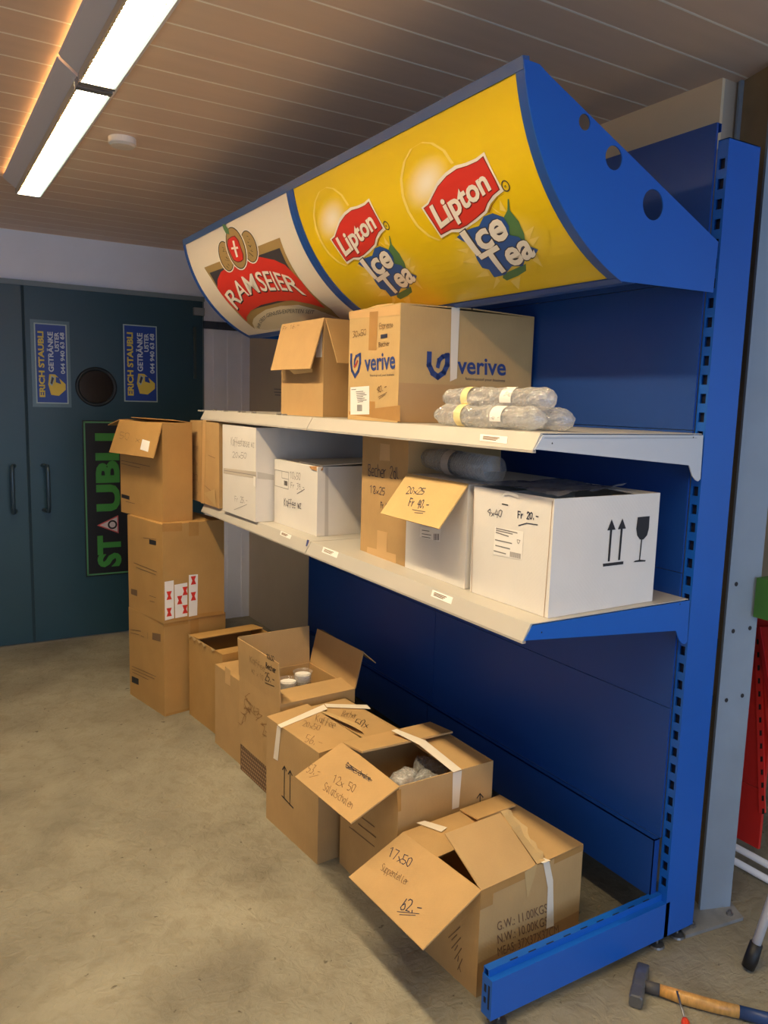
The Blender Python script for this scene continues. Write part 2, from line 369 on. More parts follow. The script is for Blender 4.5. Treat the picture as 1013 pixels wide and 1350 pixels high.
# ceiling: backing board plus one plank after another, light joints between them
ceil = struct(box('ceiling', (-4.2, -6, ZC+.003), (4.5, 6.5, ZC+.08), JOINTM))
ROOTM[ceil.name] = Matrix.Identity(4)
pm = None; PW = .1555
for k in range(-16, 26):
    y0 = .0165+PW*k+.0036; y1 = .0165+PW*(k+1)-.0036
    if y1 > YW: y1 = YW
    if y1-y0 < .02: continue
    x1 = XR+.05 if y0 > .16 else 3.0
    box('ceiling_plank', (-3.6, y0, ZC), (x1, y1, ZC+.0029), CEILM, ceil); box('joint_strip', (-3.6, y1, ZC-.0003), (x1, min(YW, y1+.0072), ZC+.0029), JOINTM, ceil)
# far wall with the double door
D0, D1, DS, DZ = -2.30, -.10, -1.2, 2.21
wf = MB(); wf.box((-4.2, YW, DZ), (XR, YW+.15, ZC+.01)); wf.box((-4.2, YW, 0), (D0, YW+.15, DZ)); wf.box((D1, YW, 0), (XR, YW+.15, DZ))
wall_far = struct(wf.obj('wall_far', WALLM))
for x0, x1, tw in ((-.02, .02, .0), (.08, .115, 0), (.185, .2, 0)):
    box('wall_strip', (x0, YW-.004, 0), (x1, YW, ZC), WALLM, wall_far)
struct(box('wall_right', (XR, .21, 0), (XR+.13, YW+.15, ZC+.01), mat('wall_right_shaded', (186, 172, 154), .8, bump=.1, bscale=60, var=.03)))  # shelving's shade worked into this darker wall colour
struct(box('wall_left', (-4.2, -6, 0), (-4.05, YW, ZC+.01), WALLM))
struct(box('wall_back', (.38, 4.2, 0), (4.5, 4.35, ZC+.01), WALLR)); struct(box('wall_side', (3.0, -1.5, 0), (3.1, 4.2, ZC+.01), WALLR))
Pw = Plane((XR, 3, 1.6), (0, 1, 0), (0, 0, 1))
lines_px(Pw, [[(362, 513), (372, 513.5)], [(362, 517), (372, 517.5)], [(363, 520.5), (370, 521)]], .008, INKGW, bpy.data.objects['wall_right'], name='wall_notice')
# beam along the right wall, under the ceiling
struct(box('trim_1', (XR-.012, .21, 2.33), (XR, YW, ZC), WALLR))
# doors
fr = MB(); fr.box((D0-.04, YW-.02, 0), (D0, YW+.05, DZ+.04)); fr.box((D1, YW-.012, 0), (D1+.012, YW+.05, DZ)); fr.box((D0-.04, YW-.03, DZ), (D1+.012, YW+.05, DZ+.03))
struct(fr.obj('trim_2', mat('door_frame', (120, 134, 140), .5)))
door_l = struct(box('door_1', (D0, YW-.02, .008), (DS-.004, YW+.03, DZ), DOORM)); door_r = struct(box('door_2', (DS+.004, YW-.02, .008), (D1, YW+.03, DZ), DOORM))
box('astragal', (DS-.014, YW-.0225, .008), (DS+.0035, YW-.02, DZ), mat('astragal_paint', (30, 56, 68), .8), door_l)
HND = mat('door_handle', (58, 78, 92), .3, metal=.3)
def pull(x, par, sgn):
    m = MB(); z0, z1 = .85, 1.13; y = YW-.02; r = .012
    pts = [(x+sgn*.02, y, z0)]+[(x+sgn*.02*(1-t), y-.075*min(1, t*1.2), z0+.0*t) for t in (.5, .9)]+[(x, y-.08, z0+.03), (x, y-.08, z1-.03)]+[(x+sgn*.02*(1-t), y-.075*min(1, t*1.2), z1) for t in (.9, .5)]+[(x+sgn*.02, y, z1)]
    m.tube(pts, r, 10); m.obj('door_handle', HND, par, smooth=True)
pull(-1.305, door_l, 1); pull(-1.105, door_r, -1)
# round porthole in the right leaf
m = MB(); cx, cz = -.793, 1.623
ring = [(cx+.125*math.cos(a), YW-.02, cz+.112*math.sin(a)) for a in np.linspace(0, 2*math.pi, 41)[:-1]]
n = 40; V = []; Fc = []
for r, y in ((1.08, YW-.02), (1.04, YW-.034), (.92, YW-.034), (.88, YW-.022)):
    V += [(cx+.118*r*math.cos(a), y, cz+.115*r*math.sin(a)) for a in np.linspace(0, 2*math.pi, 41)[:-1]]
for i in range(3): Fc += [(i*n+k, i*n+(k+1) % n, (i+1)*n+(k+1) % n, (i+1)*n+k) for k in range(n)]
port = mk('porthole', V, Fc, mat('porthole_rim', (30, 38, 42), .5), door_r, smooth=True)
mk('porthole_glass', [(cx+.105*math.cos(a), YW-.0215, cz+.102*math.sin(a)) for a in np.linspace(0, 2*math.pi, 41)[:-1]], [tuple(range(40))], mat('porthole_glass', (22, 20, 22), .15), port)
# hinge, closer and arm
box('door_hinge', (-.165, YW-.036, 1.70), (-.148, YW-.02, 2.04), mat('hinge', (70, 84, 86), .4, metal=.5), door_r)
box('door_closer', (-.165, YW-.05, 2.115), (-.095, YW-.02, 2.165), mat('closer', (150, 156, 158), .4, metal=.4), door_r)
m = MB().box((-.095, YW-.03, 2.035), (.30-.06, YW-.004, 2.085)); m.box((0.0, YW-.05, 2.045), (.2, YW-.03, 2.075)); t_ = m.obj('door_rail', mat('rail_dark', (52, 62, 78), .45)); t_['label'] = 'dark blue-grey steel rail on the far wall right of the green doors'; t_['category'] = 'door rail'
PD = Plane((-.1, YW-.02, 0), (1, 0, 0), (0, 0, 1))
def sign(label, outer, inner, pf, thick):
    (x0, z0, x1, z1) = outer
    t = thing('sticker', label, 'sign', ((x0+x1)/2, YW-.02, z0))
    y = YW-.0205
    if thick: box('backing', (x0, y-.003, z0), (x1, y, z1), mat('clear_backing', (84, 112, 124), .3), t)
    a0, c0, a1, c1 = inner; box('border', (a0, y-.0045, c0), (a1, y-(.003 if thick else 0), c1), SIGNW, t); b = .007
    S = Plane((a0, y-.0045, c0), (1, 0, 0), (0, 0, 1)); W, H = a1-a0, c1-c0
    V, Fc = poly2([(b, b), (W-b, b), (W-b, H-b), (b, H-b)]); bk = decal(S, 'panel', V, Fc, STICK, t, .0006)
    def vt(s, x, w_, y0, y1, m, bold=.03):   # text running upward
        text_ab(S, s, [(x+w_, y0), (x+w_, y1), (x, y1), (x, y0)], m, bk, bold=bold, off=.0012)
    vt('ERICH STAUBLI', W*.10, W*.17, H*.08, H*.90, SIGNY, .04)
    vt('GETRÄNKE', W*.40, W*.16, H*.40, H*.90, SIGNT); vt('USTER', W*.61, W*.13, H*.66, H*.90, SIGNT); vt('044 940 63 68', W*.78, W*.13, H*.38, H*.90, SIGNT)
    # crate of bottles drawing
    def pl(P, m, off=.0012):
        V, Fc = poly2([(p[0]*W, p[1]*H) for p in P]); decal(S, 'crate_print', V, Fc, m, bk, off)
    pl([(.38, .24), (.46, .11), (.70, .10), (.92, .18), (.92, .25), (.60, .37), (.42, .37)], SIGNY)
    pl([(.42, .25), (.50, .22), (.60, .33), (.48, .36)], SIGNW, .0016); pl([(.45, .26), (.50, .24), (.56, .32), (.50, .34)], DARKP, .002)
    pl([(.62, .27), (.78, .25), (.72, .33), (.62, .34)], STICK, .0016)
    return t
sign('blue and yellow drinks shop sticker in a thick pale frame, left of the porthole', (-1.168, 1.49, -.945, 2.015), (-1.148, 1.512, -.962, 1.995), PD, True)
sign('thin-edged blue and yellow drinks shop sticker on the green door, right of the porthole', (-.622, 1.535, -.408, 2.025), (-.622, 1.535, -.408, 2.025), PD, False)
t = thing('door_sign', 'tall black sign with green border and green letters on the door behind the carton stack', 'sign', (-.7, YW-.02, .40))
y = YW-.0205; x0, x1, z0, z1 = -.885, -.55, .40, 1.412
bd = box('board', (x0, y-.004, z0), (x1, y, z1), SBLACK, t); S = Plane((x0, y-.004, z0), (1, 0, 0), (0, 0, 1)); W, H = x1-x0, z1-z0
V = []; Fc = []
bpts = [(.012, .012), (W-.012, .012), (W-.012, H-.012), (.012, H-.012), (.012, .012)]
V, Fc = rib2(bpts, .010); decal(S, 'border', V, Fc, mat('sign_border', (80, 140, 96), .5), bd, .0006)
def vtx(s, b0, b1):
    text_ab(S, s, [(.215, b0), (.215, b1), (.075, b1), (.075, b0)], SGREEN, bd, bold=.045, off=.0008)
vtx('ST', .055, .265); vtx('UBLI', .425, .93)
tri = [(.075, .335), (.21, .275), (.21, .395)]
V, Fc = poly2(tri); decal(S, 'warning_triangle', V, Fc, mat('tri_red', (196, 90, 96), .5), bd, .0008)
V, Fc = poly2([(.092, .335), (.203, .286), (.203, .384)]); decal(S, 'warning_triangle', V, Fc, mat('tri_white', (206, 200, 208), .5), bd, .0012)
cc = (.172, .335); V = [(cc[0]+r*math.cos(a), cc[1]+r*math.sin(a)) for r in (.030, .019) for a in np.linspace(0, 2*math.pi, 25)[:-1]]
decal(S, 'ring', V, [(k, (k+1) % 24, 24+(k+1) % 24, 24+k) for k in range(24)], SBLACK, bd, .0016)

# ---------------------------------------------------------------- ceiling luminaire
HOUS = mat('lamp_housing', (212, 208, 210), .55)
def emis(name, col, st):
    m = bpy.data.materials.new(name); m.use_nodes = True; b = m.node_tree.nodes['Principled BSDF']
    b.inputs['Base Color'].default_value = (.8, .8, .8, 1); b.inputs['Emission Color'].default_value = (*col, 1); b.inputs['Emission Strength'].default_value = st; return m
TUBE = emis('fluorescent_diffuser', LAMP_C, LAMP_E); TUBES = emis('diffuser_side', (.75, 1, .85), .9)
FIN = mat('louvre_fin', (150, 116, 70), .4)
def luminaire(ya, yb, label):
    t = thing('ceiling_luminaire', label, 'ceiling light', (-1.32, (ya+yb)/2, ZC))
    sec = [(-1.42, ZC-.014), (-1.415, ZC-.022), (-1.368, 2.468), (-1.272, 2.468), (-1.225, ZC-.022), (-1.22, ZC-.014)]
    box('hanger', (-1.34, ya+.2, ZC-.014), (-1.30, ya+.24, ZC), HOUS, t); box('upper_glow', (-1.395, ya, ZC-.0138), (-1.385, yb, ZC-.003), emis('upper_glow', (1, .55, .20), 10), t)
    V = [(x, y, z) for y in (ya, yb) for x, z in sec]; n = len(sec)
    mk('housing', V, [tuple(range(n)), tuple(range(2*n-1, n-1, -1))]+[(i, (i+1) % n, (i+1) % n+n, i+n) for i in range(n)], HOUS, t)
    a, b = ya+.035, yb-.02
    mk('diffuser', [(-1.362, a, 2.452), (-1.278, a, 2.452), (-1.278, b, 2.452), (-1.362, b, 2.452)], [(0, 1, 2, 3)], TUBE, t)
    box('side_glass', (-1.277, a, 2.445), (-1.270, b, 2.468), TUBES, t); box('side_glass', (-1.370, a, 2.445), (-1.363, b, 2.468), mat('side_grey', (190, 180, 160), .4), t)
    for y in (ya, yb-.02):
        box('end_cap', (-1.370, y, 2.442), (-1.270, y+.03 if y == ya else yb, 2.468), mat('end_cap', (170, 172, 176), .25, metal=.6), t)
    nf = int((b-a)/.024); f0 = None
    for i in range(1, nf):
        y = a+(b-a)*i/nf
        if f0 is None: f0 = MB().box((-1.3615, y, 2.441), (-1.2785, y+.0024, 2.4515)).obj('louvre_fin', FIN, t)
        else:
            c = f0.copy(); COL.objects.link(c); c.parent = t; c.location.y = (b-a)*(i-1)/nf
    return t
luminaire(1.14, 2.61, 'far half of the long fluorescent ceiling light, nearest the green doors')
luminaire(-.34, 1.12, 'near half of the long fluorescent ceiling light, cut by the top of the photo')
luminaire(-1.86, -.36, 'hidden continuation of the fluorescent ceiling light above the camera')
# smoke detector
t = thing('smoke_detector', 'small round white smoke detector on the plank ceiling', 'smoke detector', (-1.09, 1.81, ZC)); m = MB()
m.tube([(-1.09, 1.81, ZC), (-1.09, 1.81, ZC-.022)], [.05, .05], 28); m.obj('base', LABEL, t); MB().tube([(-1.09, 1.81, ZC-.022), (-1.09, 1.81, ZC-.030), (-1.09, 1.81, ZC-.033)], [.046, .042, .02], 28).obj('cover', mat('detector_cover', (214, 204, 194), .5), t)

# ================================================================ SHELVING UNIT
L = 1.204; ZS1 = 1.512; ZS2 = 1.058; ZT = 2.309
unit = thing('gondola_shelving', 'tall blue steel wall shelving unit with slotted uprights and cream shelves', 'shelving unit', (-.3, 1.2, 0))
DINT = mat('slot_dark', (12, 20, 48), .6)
def upright(y):
    """box section with real slots in the front face, side plate running down into the foot"""
    X0, X1 = .004, .132; t = .002; zt = 2.266; w_ = .030; m = MB()
    m.box((X0, y, .035), (X1, y+t, zt)); m.box((X0, y+w_, .035), (X1, y+w_+t, zt)); m.box((X1, y, .035), (X1+t, y+w_+t, zt)); m.box((X0, y, zt-.002), (X1, y+w_, zt))
    # front face strips around the slots
    ys = [y+t, y+.007, y+.025, y+w_]
    m.box((X0, ys[0], .035), (X0+t, ys[1], zt)); m.box((X0, ys[2], .035), (X0+t, ys[3], zt)); z = .035; k = 0
    while .205+.05*k < zt-.03:
        c = .205+.05*k; m.box((X0, ys[1], z), (X0+t, ys[2], c-.013)); z = c+.013; k += 1
    m.box((X0, ys[1], z), (X0+t, ys[2], zt))
    u = m.obj('upright', BLUE, unit)
    box('slot_shade', (X0+.012, y+.004, .04), (X0+.014, y+w_-.002, zt-.01), DINT, u); return u  # added dark sheet paints the shade inside the hollow upright
for y in (0, L, 2*L-.032): upright(y)
# base feet
def foot(y, sgn):
    m = MB(); m.box((-.640, y, .035), (.02, y+.003, .144)); m.box((-.640, y+.003, .141), (.004, y+.018, .144)); m.box((-.640, y+.018, .141), (.004, y+.021, .163)); m.box((-.640, y+.036, .035), (.004, y+.039, .163)); m.box((-.640, y+.021, .160), (.004, y+.036, .163))
    m.box((-.643, y, .035), (-.640, y+.039, .144))
    f = m.obj('base_foot', BLUE, unit)
    for k in range(9): box('notch', (-.57+.062*k, y+.0185, .1632), (-.545+.062*k, y+.0215, .1640), DINT, f)
    if y == 0:
        g = MB(); g.box((-.6440, y+.008, .06), (-.6431, y+.014, .125)); g.box((-.6440, y+.022, .07), (-.6431, y+.030, .085)); g.box((-.6440, y+.022, .10), (-.6431, y+.030, .12)); g.obj('slot', DINT, f)
    for x in (-.60, .0):
        MB().tube([(x, y+.02, 0), (x, y+.02, .006), (x, y+.02, .010)], [.024, .022, .008], 16).tube([(x, y+.02, .008), (x, y+.02, .036)], .005, 8).obj('levelling_foot', STEEL, f)
    MB().tube([(.09, y+.02, 0), (.09, y+.02, .006), (.09, y+.02, .010)], [.024, .022, .008], 16).tube([(.09, y+.02, .008), (.09, y+.02, .036)], .005, 8).obj('levelling_foot', STEEL, f)
foot(0, 1)
# back panels and kick plates
pz = [.335+(ZT-.335)*i/5 for i in range(6)]
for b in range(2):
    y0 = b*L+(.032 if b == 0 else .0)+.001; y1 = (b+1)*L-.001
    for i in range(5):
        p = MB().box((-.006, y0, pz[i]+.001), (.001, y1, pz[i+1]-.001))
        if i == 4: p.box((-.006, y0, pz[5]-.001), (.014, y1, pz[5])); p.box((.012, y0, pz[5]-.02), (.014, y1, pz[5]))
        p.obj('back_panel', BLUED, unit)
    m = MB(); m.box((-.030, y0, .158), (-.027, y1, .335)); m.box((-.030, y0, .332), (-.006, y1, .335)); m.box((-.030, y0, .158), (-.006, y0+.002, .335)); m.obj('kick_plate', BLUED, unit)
# shelves
def shelf(zs, b, end=None, far=False):
    y0, y1 = b*L+.002, (b+1)*L-.002
    xf, xl = -.577, -.601; dz = .004 if zs > 1.3 else -.004
    prof = [(-.007, zs-.002), (-.007, zs), (xf-.002, zs), (xf-.004, zs-.004), (xl, zs-.040), (xl+.006, zs-.044), (xl+.009, zs-.040), (xf, zs-.008), (xf+.004, zs-.002)]
    V = [(x, y, z) for y in (y0, y1) for x, z in prof]; n = len(prof)
    T = tessellate_polygon([[Vector((x, z, 0)) for x, z in prof]])
    s = mk('shelf_board', V, [tuple(t) for t in T]+[tuple(i+n for i in reversed(t)) for t in T]+[(i, (i+1) % n, (i+1) % n+n, i+n) for i in range(n)], GREYW, unit)
    # raised price rail edge
    MB().box((xl+.0, y0, zs-.046), (xl+.010, y1, zs-.0405)).obj('price_rail', GREYW, s)
    def br(y, m_):
        z = zs-.004
        P = [(xf+.004, z), (-.004, z), (-.001, z-.118), (-.010, z-.124), (-.022, z-.120), (-.036, z-.108), (-.046, z-.090), (-.052, z-.080), (xl+.010, z-.034), (xl+.004, z-.034)]
        return MB().prism([(x, y, q) for x, q in P], (0, .003, 0)).obj('bracket', m_, s)
    if b == 0:
        k = br(-.001, GREYB if zs > 1.3 else BLUE)
        Sb = Plane((0, -.001, zs), (1, 0, 0), (0, 0, 1))
        for (a, c) in (((-.545, -.024)), (-.045, -.010)):
            V = [(a+.0022*math.cos(q), c+.0022*math.sin(q)) for q in np.linspace(0, 6.28, 9)[:-1]]; decal(Sb, 'rivet_hole', V, [tuple(range(8))], INKP, k)
        if zs > 1.3:
            MB().box((-.57, -.0018, zs-.012), (-.03, -.001, zs-.0105)).obj('crease', mat('crease', (150, 154, 160), .4), k)
    br(y1-.006, GREYB)
    return s, Plane((xl, y0, zs-.040), (0, 1, 0), (xf-.004-xl, 0, .036))
s1a, PL1 = shelf(ZS1, 0); s1b, _ = shelf(ZS1, 1); s2a, PL2 = shelf(ZS2, 0); s2b, _ = shelf(ZS2, 1)
# far end of the upper shelf: small wire hooks of the ticket strip
box('end_tab', (-.60, 2*L-.002, ZS1-.006), (-.56, 2*L+.045, ZS1), GREYW, s1b)
for y in (1.28, 1.33, 1.60, 1.72, 1.76, 1.95, 2.1):
    MB().box((-.575, y+.2, ZS1), (-.555, y+.212, ZS1+.006)).obj('ticket_clip', mat('clip', (150, 146, 138), .4), s1b)
for S, par, Q in ((PL1, s1a, [(634, 572.5), (670, 576), (669, 585.5), (633, 581)]), (PL2, s2a, [(427, 721), (447, 728.5), (444.5, 736), (424.5, 728)]), (PL2, s2b, [(371, 700), (385, 706), (383, 711), (369.5, 705)]), (PL2, s2a, [(571, 777.5), (598, 788), (595.5, 797), (568.5, 786)])):
    q = poly_px(S, 'price_label', Q, LABEL, par, .0012)
    for v in (.3, .5, .7): lines_px(S, [[bil([Q[3], Q[2], Q[1], Q[0]], .12, v), bil([Q[3], Q[2], Q[1], Q[0]], .5+.3*v, v)]], .0022, INKG, q, off=.0018)
poly_px(PL2, 'joint_strip', [(405.5, 711.5), (408.5, 712.5), (405.2, 720.5), (403.6, 720)], mat('blue_strip', (60, 70, 130), .5), s2a, .0014)

# ================================================================ SIGN CANOPY
can = thing('sign_canopy', 'curved advertising canopy with a yellow and a cream panel above the top shelf', 'sign', (-.3, 1.2, 1.877))
YE = [0.0, L, 2*L]
def end_plate(y, t=.003):
    arc = [tuple(ARC.xz(b, .004)) for b in np.linspace(-.2, NA, 24)]
    out = arc+[(-.010, 1.879), (-.006, 2.007), (-.609, 2.277), (-.640, 2.293), (-.668, 2.294)]
    H = [(-.500, 2.204, .0175), (-.402, 2.145, .027), (-.260, 2.062, .036)]
    loops = [out]+[[(cx+r*math.cos(a), cz+r*math.sin(a)) for a in np.linspace(0, 2*math.pi, 29)[:-1]] for cx, cz, r in H]
    T = tessellate_polygon([[Vector((x, z, 0)) for x, z in lp] for lp in loops]); P = [p for lp in loops for p in lp]; n = len(P)
    V = [(x, y, z) for x, z in P]+[(x, y+t, z) for x, z in P]
    Fc = [tuple(q) for q in T]+[tuple(i+n for i in reversed(q)) for q in T]; k = 0
    for lp in loops:
        for i in range(len(lp)): a, b = k+i, k+(i+1) % len(lp); Fc.append((a, b, b+n, a+n))
        k += len(lp)
    return mk('end_plate', V, Fc, BLUE, can)
for y in (0, L-.0015, 2*L-.003): end_plate(y)
def arc_strip(name, y0, y1, b0, b1, r0, r1, m, parent):
    bs = [b0]+[c for c in range(math.ceil(b0+1e-6), math.ceil(b1-1e-6))]+[b1]; V = []; n = len(bs)
    for off in (r0, r1):
        for y in (y0, y1):
            for b in bs: x, z = ARC.xz(b, off); V.append((x, y, z))
    Fc = []
    for i in range(n-1):
        Fc += [(i, i+1, n+i+1, n+i), (2*n+i, 3*n+i, 3*n+i+1, 2*n+i+1), (i, 2*n+i, 2*n+i+1, i+1), (n+i, n+i+1, 3*n+i+1, 3*n+i)]
    Fc += [(0, n, 3*n, 2*n), (n-1, 3*n-1, 4*n-1, 2*n-1)]
    return mk(name, V, Fc, m, parent)
BT, BB = .48, 21.45
arc_strip('frame_bar', .003, .030, -.2, NA, -.012, .0035, BLUEF, can); arc_strip('frame_bar', 1.174, 1.228, -.2, NA, -.012, .0035, BLUEF, can); arc_strip('frame_bar', 2.382, 2.405, -.2, NA, -.012, .0035, BLUEF, can)
RAILG = mat('rail_grey_blue', (58, 88, 140), .35)
arc_strip('top_rail', .003, 2.405, -.55, BT, -.014, .0045, RAILG, can); arc_strip('bottom_rail', .003, 2.405, BB, NA+.3, -.014, .0045, BLUEF, can)
x, z = ARC.xz(NA, 0); MB().box((x-.002, .003, z-.004), (x+.05, 2.405, z-.001)).obj('bottom_flange', BLUEF, can)
yp = arc_strip('face_panel', .030, 1.174, BT, BB, -.005, .0005, YEL, can); yp['label'] = 'yellow curved panel with two ice tea logos'
wp = arc_strip('face_panel', 1.228, 2.382, BT, BB, -.005, .0005, CRM, can); wp['label'] = 'cream curved panel with a red arched logo'
# --- tea logos
def z3(L_, s=4.404, ox=510, oy=170): return [(ox+u/s, oy+v/s) for u, v in L_]
pR = ARC.inv((510+568/4.404, 170+135/4.404)); pL = ARC.inv((390+545/5.628, 220+240/5.628))
pR2 = ARC.inv((510+700/4.404, 170+875/4.404)); pL2 = ARC.inv((390+780/5.628, 220+975/5.628))
dA = ((pL[0]-pR[0])+(pL2[0]-pR2[0]))/2; dB = ((pL[1]-pR[1])+(pL2[1]-pR2[1]))/2
def blend(name, cpx, rx, ry, c0, c1, sh, par, off):
    """soft round print: rings from c0 to c1 stored as a colour attribute"""
    nr, ns = 9, 32; V = [ARC.inv(cpx)]; cols = [0.]
    for r in range(1, nr+1):
        for k in range(ns):
            a = 2*math.pi*k/ns; V.append(ARC.inv((cpx[0]+rx*r/nr*math.cos(a)-ry*.25*r/nr*math.sin(a), cpx[1]+ry*r/nr*math.sin(a)))); cols.append(r/nr)
    if sh: V = [sh(v) for v in V]
    Fc = [(0, 1+k, 1+(k+1) % ns) for k in range(ns)]+[(1+(r-1)*ns+k, 1+r*ns+k, 1+r*ns+(k+1) % ns, 1+(r-1)*ns+(k+1) % ns) for r in range(1, nr) for k in range(ns)]
    # curved offset follows the exact circle so no cut is needed; lift grows with ring size
    me_o = mk(name, [ARC.pt(a, b, off) for a, b in V], Fc, MATS['soft_print'], par)
    at = me_o.data.color_attributes.new('Col', 'FLOAT_COLOR', 'POINT')
    for i, t in enumerate(cols):
        s_ = t*t*(3-2*t); at.data[i].color = (*[c0[j]*(1-s_)+c1[j]*s_ for j in range(3)], 1)
    return me_o
m = bpy.data.materials.new('soft_print'); m.use_nodes = True; vc = m.node_tree.nodes.new('ShaderNodeVertexColor'); vc.layer_name = 'Col'
m.node_tree.links.new(vc.outputs[0], m.node_tree.nodes['Principled BSDF'].inputs['Base Color']); m.node_tree.nodes['Principled BSDF'].inputs['Roughness'].default_value = .32; MATS['soft_print'] = m
def tea(sh):
    K = dict(shift=sh)
    blend('splash_glow', (510+655/4.404, 170+690/4.404), 66, 52, lin((250, 228, 140)), lin((238, 202, 10)), sh, yp, .0010)
    blend('sun_glow', (510+235/4.404, 170+310/4.404), 31, 42, lin((252, 240, 215)), lin((238, 202, 10)), sh, yp, .0012)
    lines_px(ARC, [z3([(385, 200), (335, 125), (265, 82), (205, 78), (145, 115), (105, 190), (87, 290), (97, 390), (130, 480), (180, 560), (250, 620), (310, 645)])], .012, YEL2, yp, name='sun_ring', off=.0016, **K)
    # pale splash rays around the lower logo
    rays = [[(430, 650), (395, 640), (440, 620)], [(470, 720), (410, 700), (480, 690)], [(530, 780), (440, 770), (520, 740)], [(600, 850), (520, 860), (580, 810)], [(660, 880), (620, 930), (640, 850)], [(720, 880), (770, 930), (780, 850)],
            [(850, 760), (910, 800), (870, 720)], [(830, 640), (890, 620), (850, 680)], [(640, 480), (600, 440), (680, 500)], [(660, 470), (660, 410), (700, 480)], [(800, 600), (860, 560), (830, 640)]]
    for r in rays: poly_px(ARC, 'splash', z3(r), YEL2, yp, .0016, **K)
    for r in ([(706, 405), (712, 405), (718, 470), (770, 535), (800, 605), (806, 650), (730, 640), (690, 590), (680, 515), (704, 470)], [(680, 840), (810, 780), (812, 820), (765, 850), (700, 877), (676, 862)]): poly_px(ARC, 'tea_leaf', z3(r), GRN, yp, .0018, **K)
    poly_px(ARC, 'flag', z3([(204, 456), (240, 426), (262, 378), (300, 300), (345, 252), (400, 212), (460, 196), (520, 170), (570, 132), (600, 200), (642, 285), (684, 358), (642, 390), (607, 432), (585, 485), (530, 532), (480, 566), (440, 597), (380, 597), (320, 632), (285, 578), (240, 512)]), WHITEP, yp, .0020, **K)
    lines_px(ARC, [z3([(326, 640), (385, 606), (440, 606), (485, 575)]), z3([(596, 485), (615, 440), (648, 398), (684, 374)])], .004, REDD, yp, name='flag_outline', off=.0022, **K)
    poly_px(ARC, 'flag', z3([(217, 458), (245, 437), (266, 395), (300, 330), (350, 272), (410, 230), (470, 212), (530, 185), (565, 155), (600, 225), (634, 290), (662, 350), (620, 385), (590, 430), (573, 475), (520, 520), (470, 558), (430, 578), (380, 582), (318, 615), (270, 540)]), REDD, yp, .0023, **K)
    poly_px(ARC, 'flag', z3([(222, 460), (247, 441), (270, 398), (303, 334), (352, 277), (411, 235), (470, 217), (532, 189), (562, 163), (596, 228), (630, 292), (655, 348), (616, 381), (586, 427), (568, 471), (517, 515), (468, 553), (429, 573), (378, 577), (320, 607), (274, 537)]), RED, yp, .0026, **K)
    Q = z3([(316, 572), (612, 342), (550, 218), (250, 446)]); Q = [Q[0], Q[1], Q[2], Q[3]]
    Qs = [(a+.8, b+1.0) for a, b in Q]
    text_px(ARC, 'Lipton', Qs, REDD, yp, bold=.045, off=.0029, **K); text_px(ARC, 'Lipton', Q, WHITEP, yp, bold=.03, off=.0032, **K)
    poly_px(ARC, 'ice_shape', z3([(412, 625), (440, 598), (500, 572), (540, 560), (568, 505), (620, 486), (682, 508), (714, 560), (716, 612), (770, 622), (802, 655), (842, 680), (884, 697), (862, 732), (806, 757), (795, 792), (730, 792), (690, 842), (628, 857), (598, 812), (558, 802), (528, 752), (508, 702), (478, 662), (440, 644)]), LBLUE, yp, .0030, **K)
    for tx, q in (('Ice', [(524, 728), (716, 612), (640, 440), (425, 600)]), ('Tea', [(632, 846), (872, 722), (800, 572), (532, 728)])):
        text_px(ARC, tx, z3(q), DARKP, yp, bold=.055, off=.0034, **K); text_px(ARC, tx, z3(q), WHITEP, yp, bold=.03, off=.0037, **K)
    c = ARC.inv(z3([(693, 330)])[0]); c = sh(c) if sh else c
    V = [(c[0]+r*math.cos(a), c[1]+r*41*math.sin(a)) for r in (.0135, .0105) for a in np.linspace(0, 2*math.pi, 21)[:-1]]
    decal(ARC, 'registered_mark', V, [(k, (k+1) % 20, 20+(k+1) % 20, 20+k) for k in range(20)], DARKP, yp, .0016)
    text_px(ARC, 'R', z3([(690, 342), (701, 334), (695, 320), (685, 328)]), DARKP, yp, bold=.02, off=.0016, **K)
tea(None); tea(lambda p: (p[0]+dA, p[1]+dB))
# --- apple logo panel
def r3(L_): return [(240+u/5.065, 250+v/5.065) for u, v in L_]
poly_px(ARC, 'gold_frame', r3([(150, 520), (655, 320), (690, 420), (740, 520), (800, 610), (880, 700), (1000, 800), (1060, 860), (900, 800), (780, 768), (660, 775), (560, 800), (500, 845), (475, 890), (487, 928), (440, 890), (350, 800), (260, 690), (195, 590)]), GOLD, wp, .0012)
poly_px(ARC, 'dark_field', r3([(186, 555), (655, 388), (700, 490), (770, 600), (860, 700), (700, 740), (500, 790), (400, 830), (330, 755), (250, 665), (212, 600)]), DARKP, wp, .0016)
poly_px(ARC, 'red_arch', r3([(240, 660), (240, 600), (262, 550), (300, 520), (400, 480), (520, 448), (620, 468), (690, 500), (730, 540), (800, 610), (850, 680), (900, 730), (960, 790), (860, 760), (740, 738), (640, 742), (530, 768), (460, 808), (432, 850), (438, 880), (370, 808), (300, 740)]), RED, wp, .0020)
poly_px(ARC, 'cream_arch', r3([(490, 925), (472, 890), (480, 860), (505, 835), (560, 800), (640, 780), (700, 772), (780, 778), (860, 792), (960, 820), (1010, 850), (900, 880), (700, 920), (560, 935)]), mat('print_cream', (222, 208, 178), .5), wp, .0020)
bot = [(372, 800), (400, 742), (442, 705), (490, 688), (556, 674), (608, 668), (668, 668), (722, 672), (835, 703)]
top = [(283, 695), (325, 628), (375, 582), (430, 560), (495, 542), (555, 533), (602, 537), (665, 556), (745, 575)]
bot, top = r3(bot), r3(top)
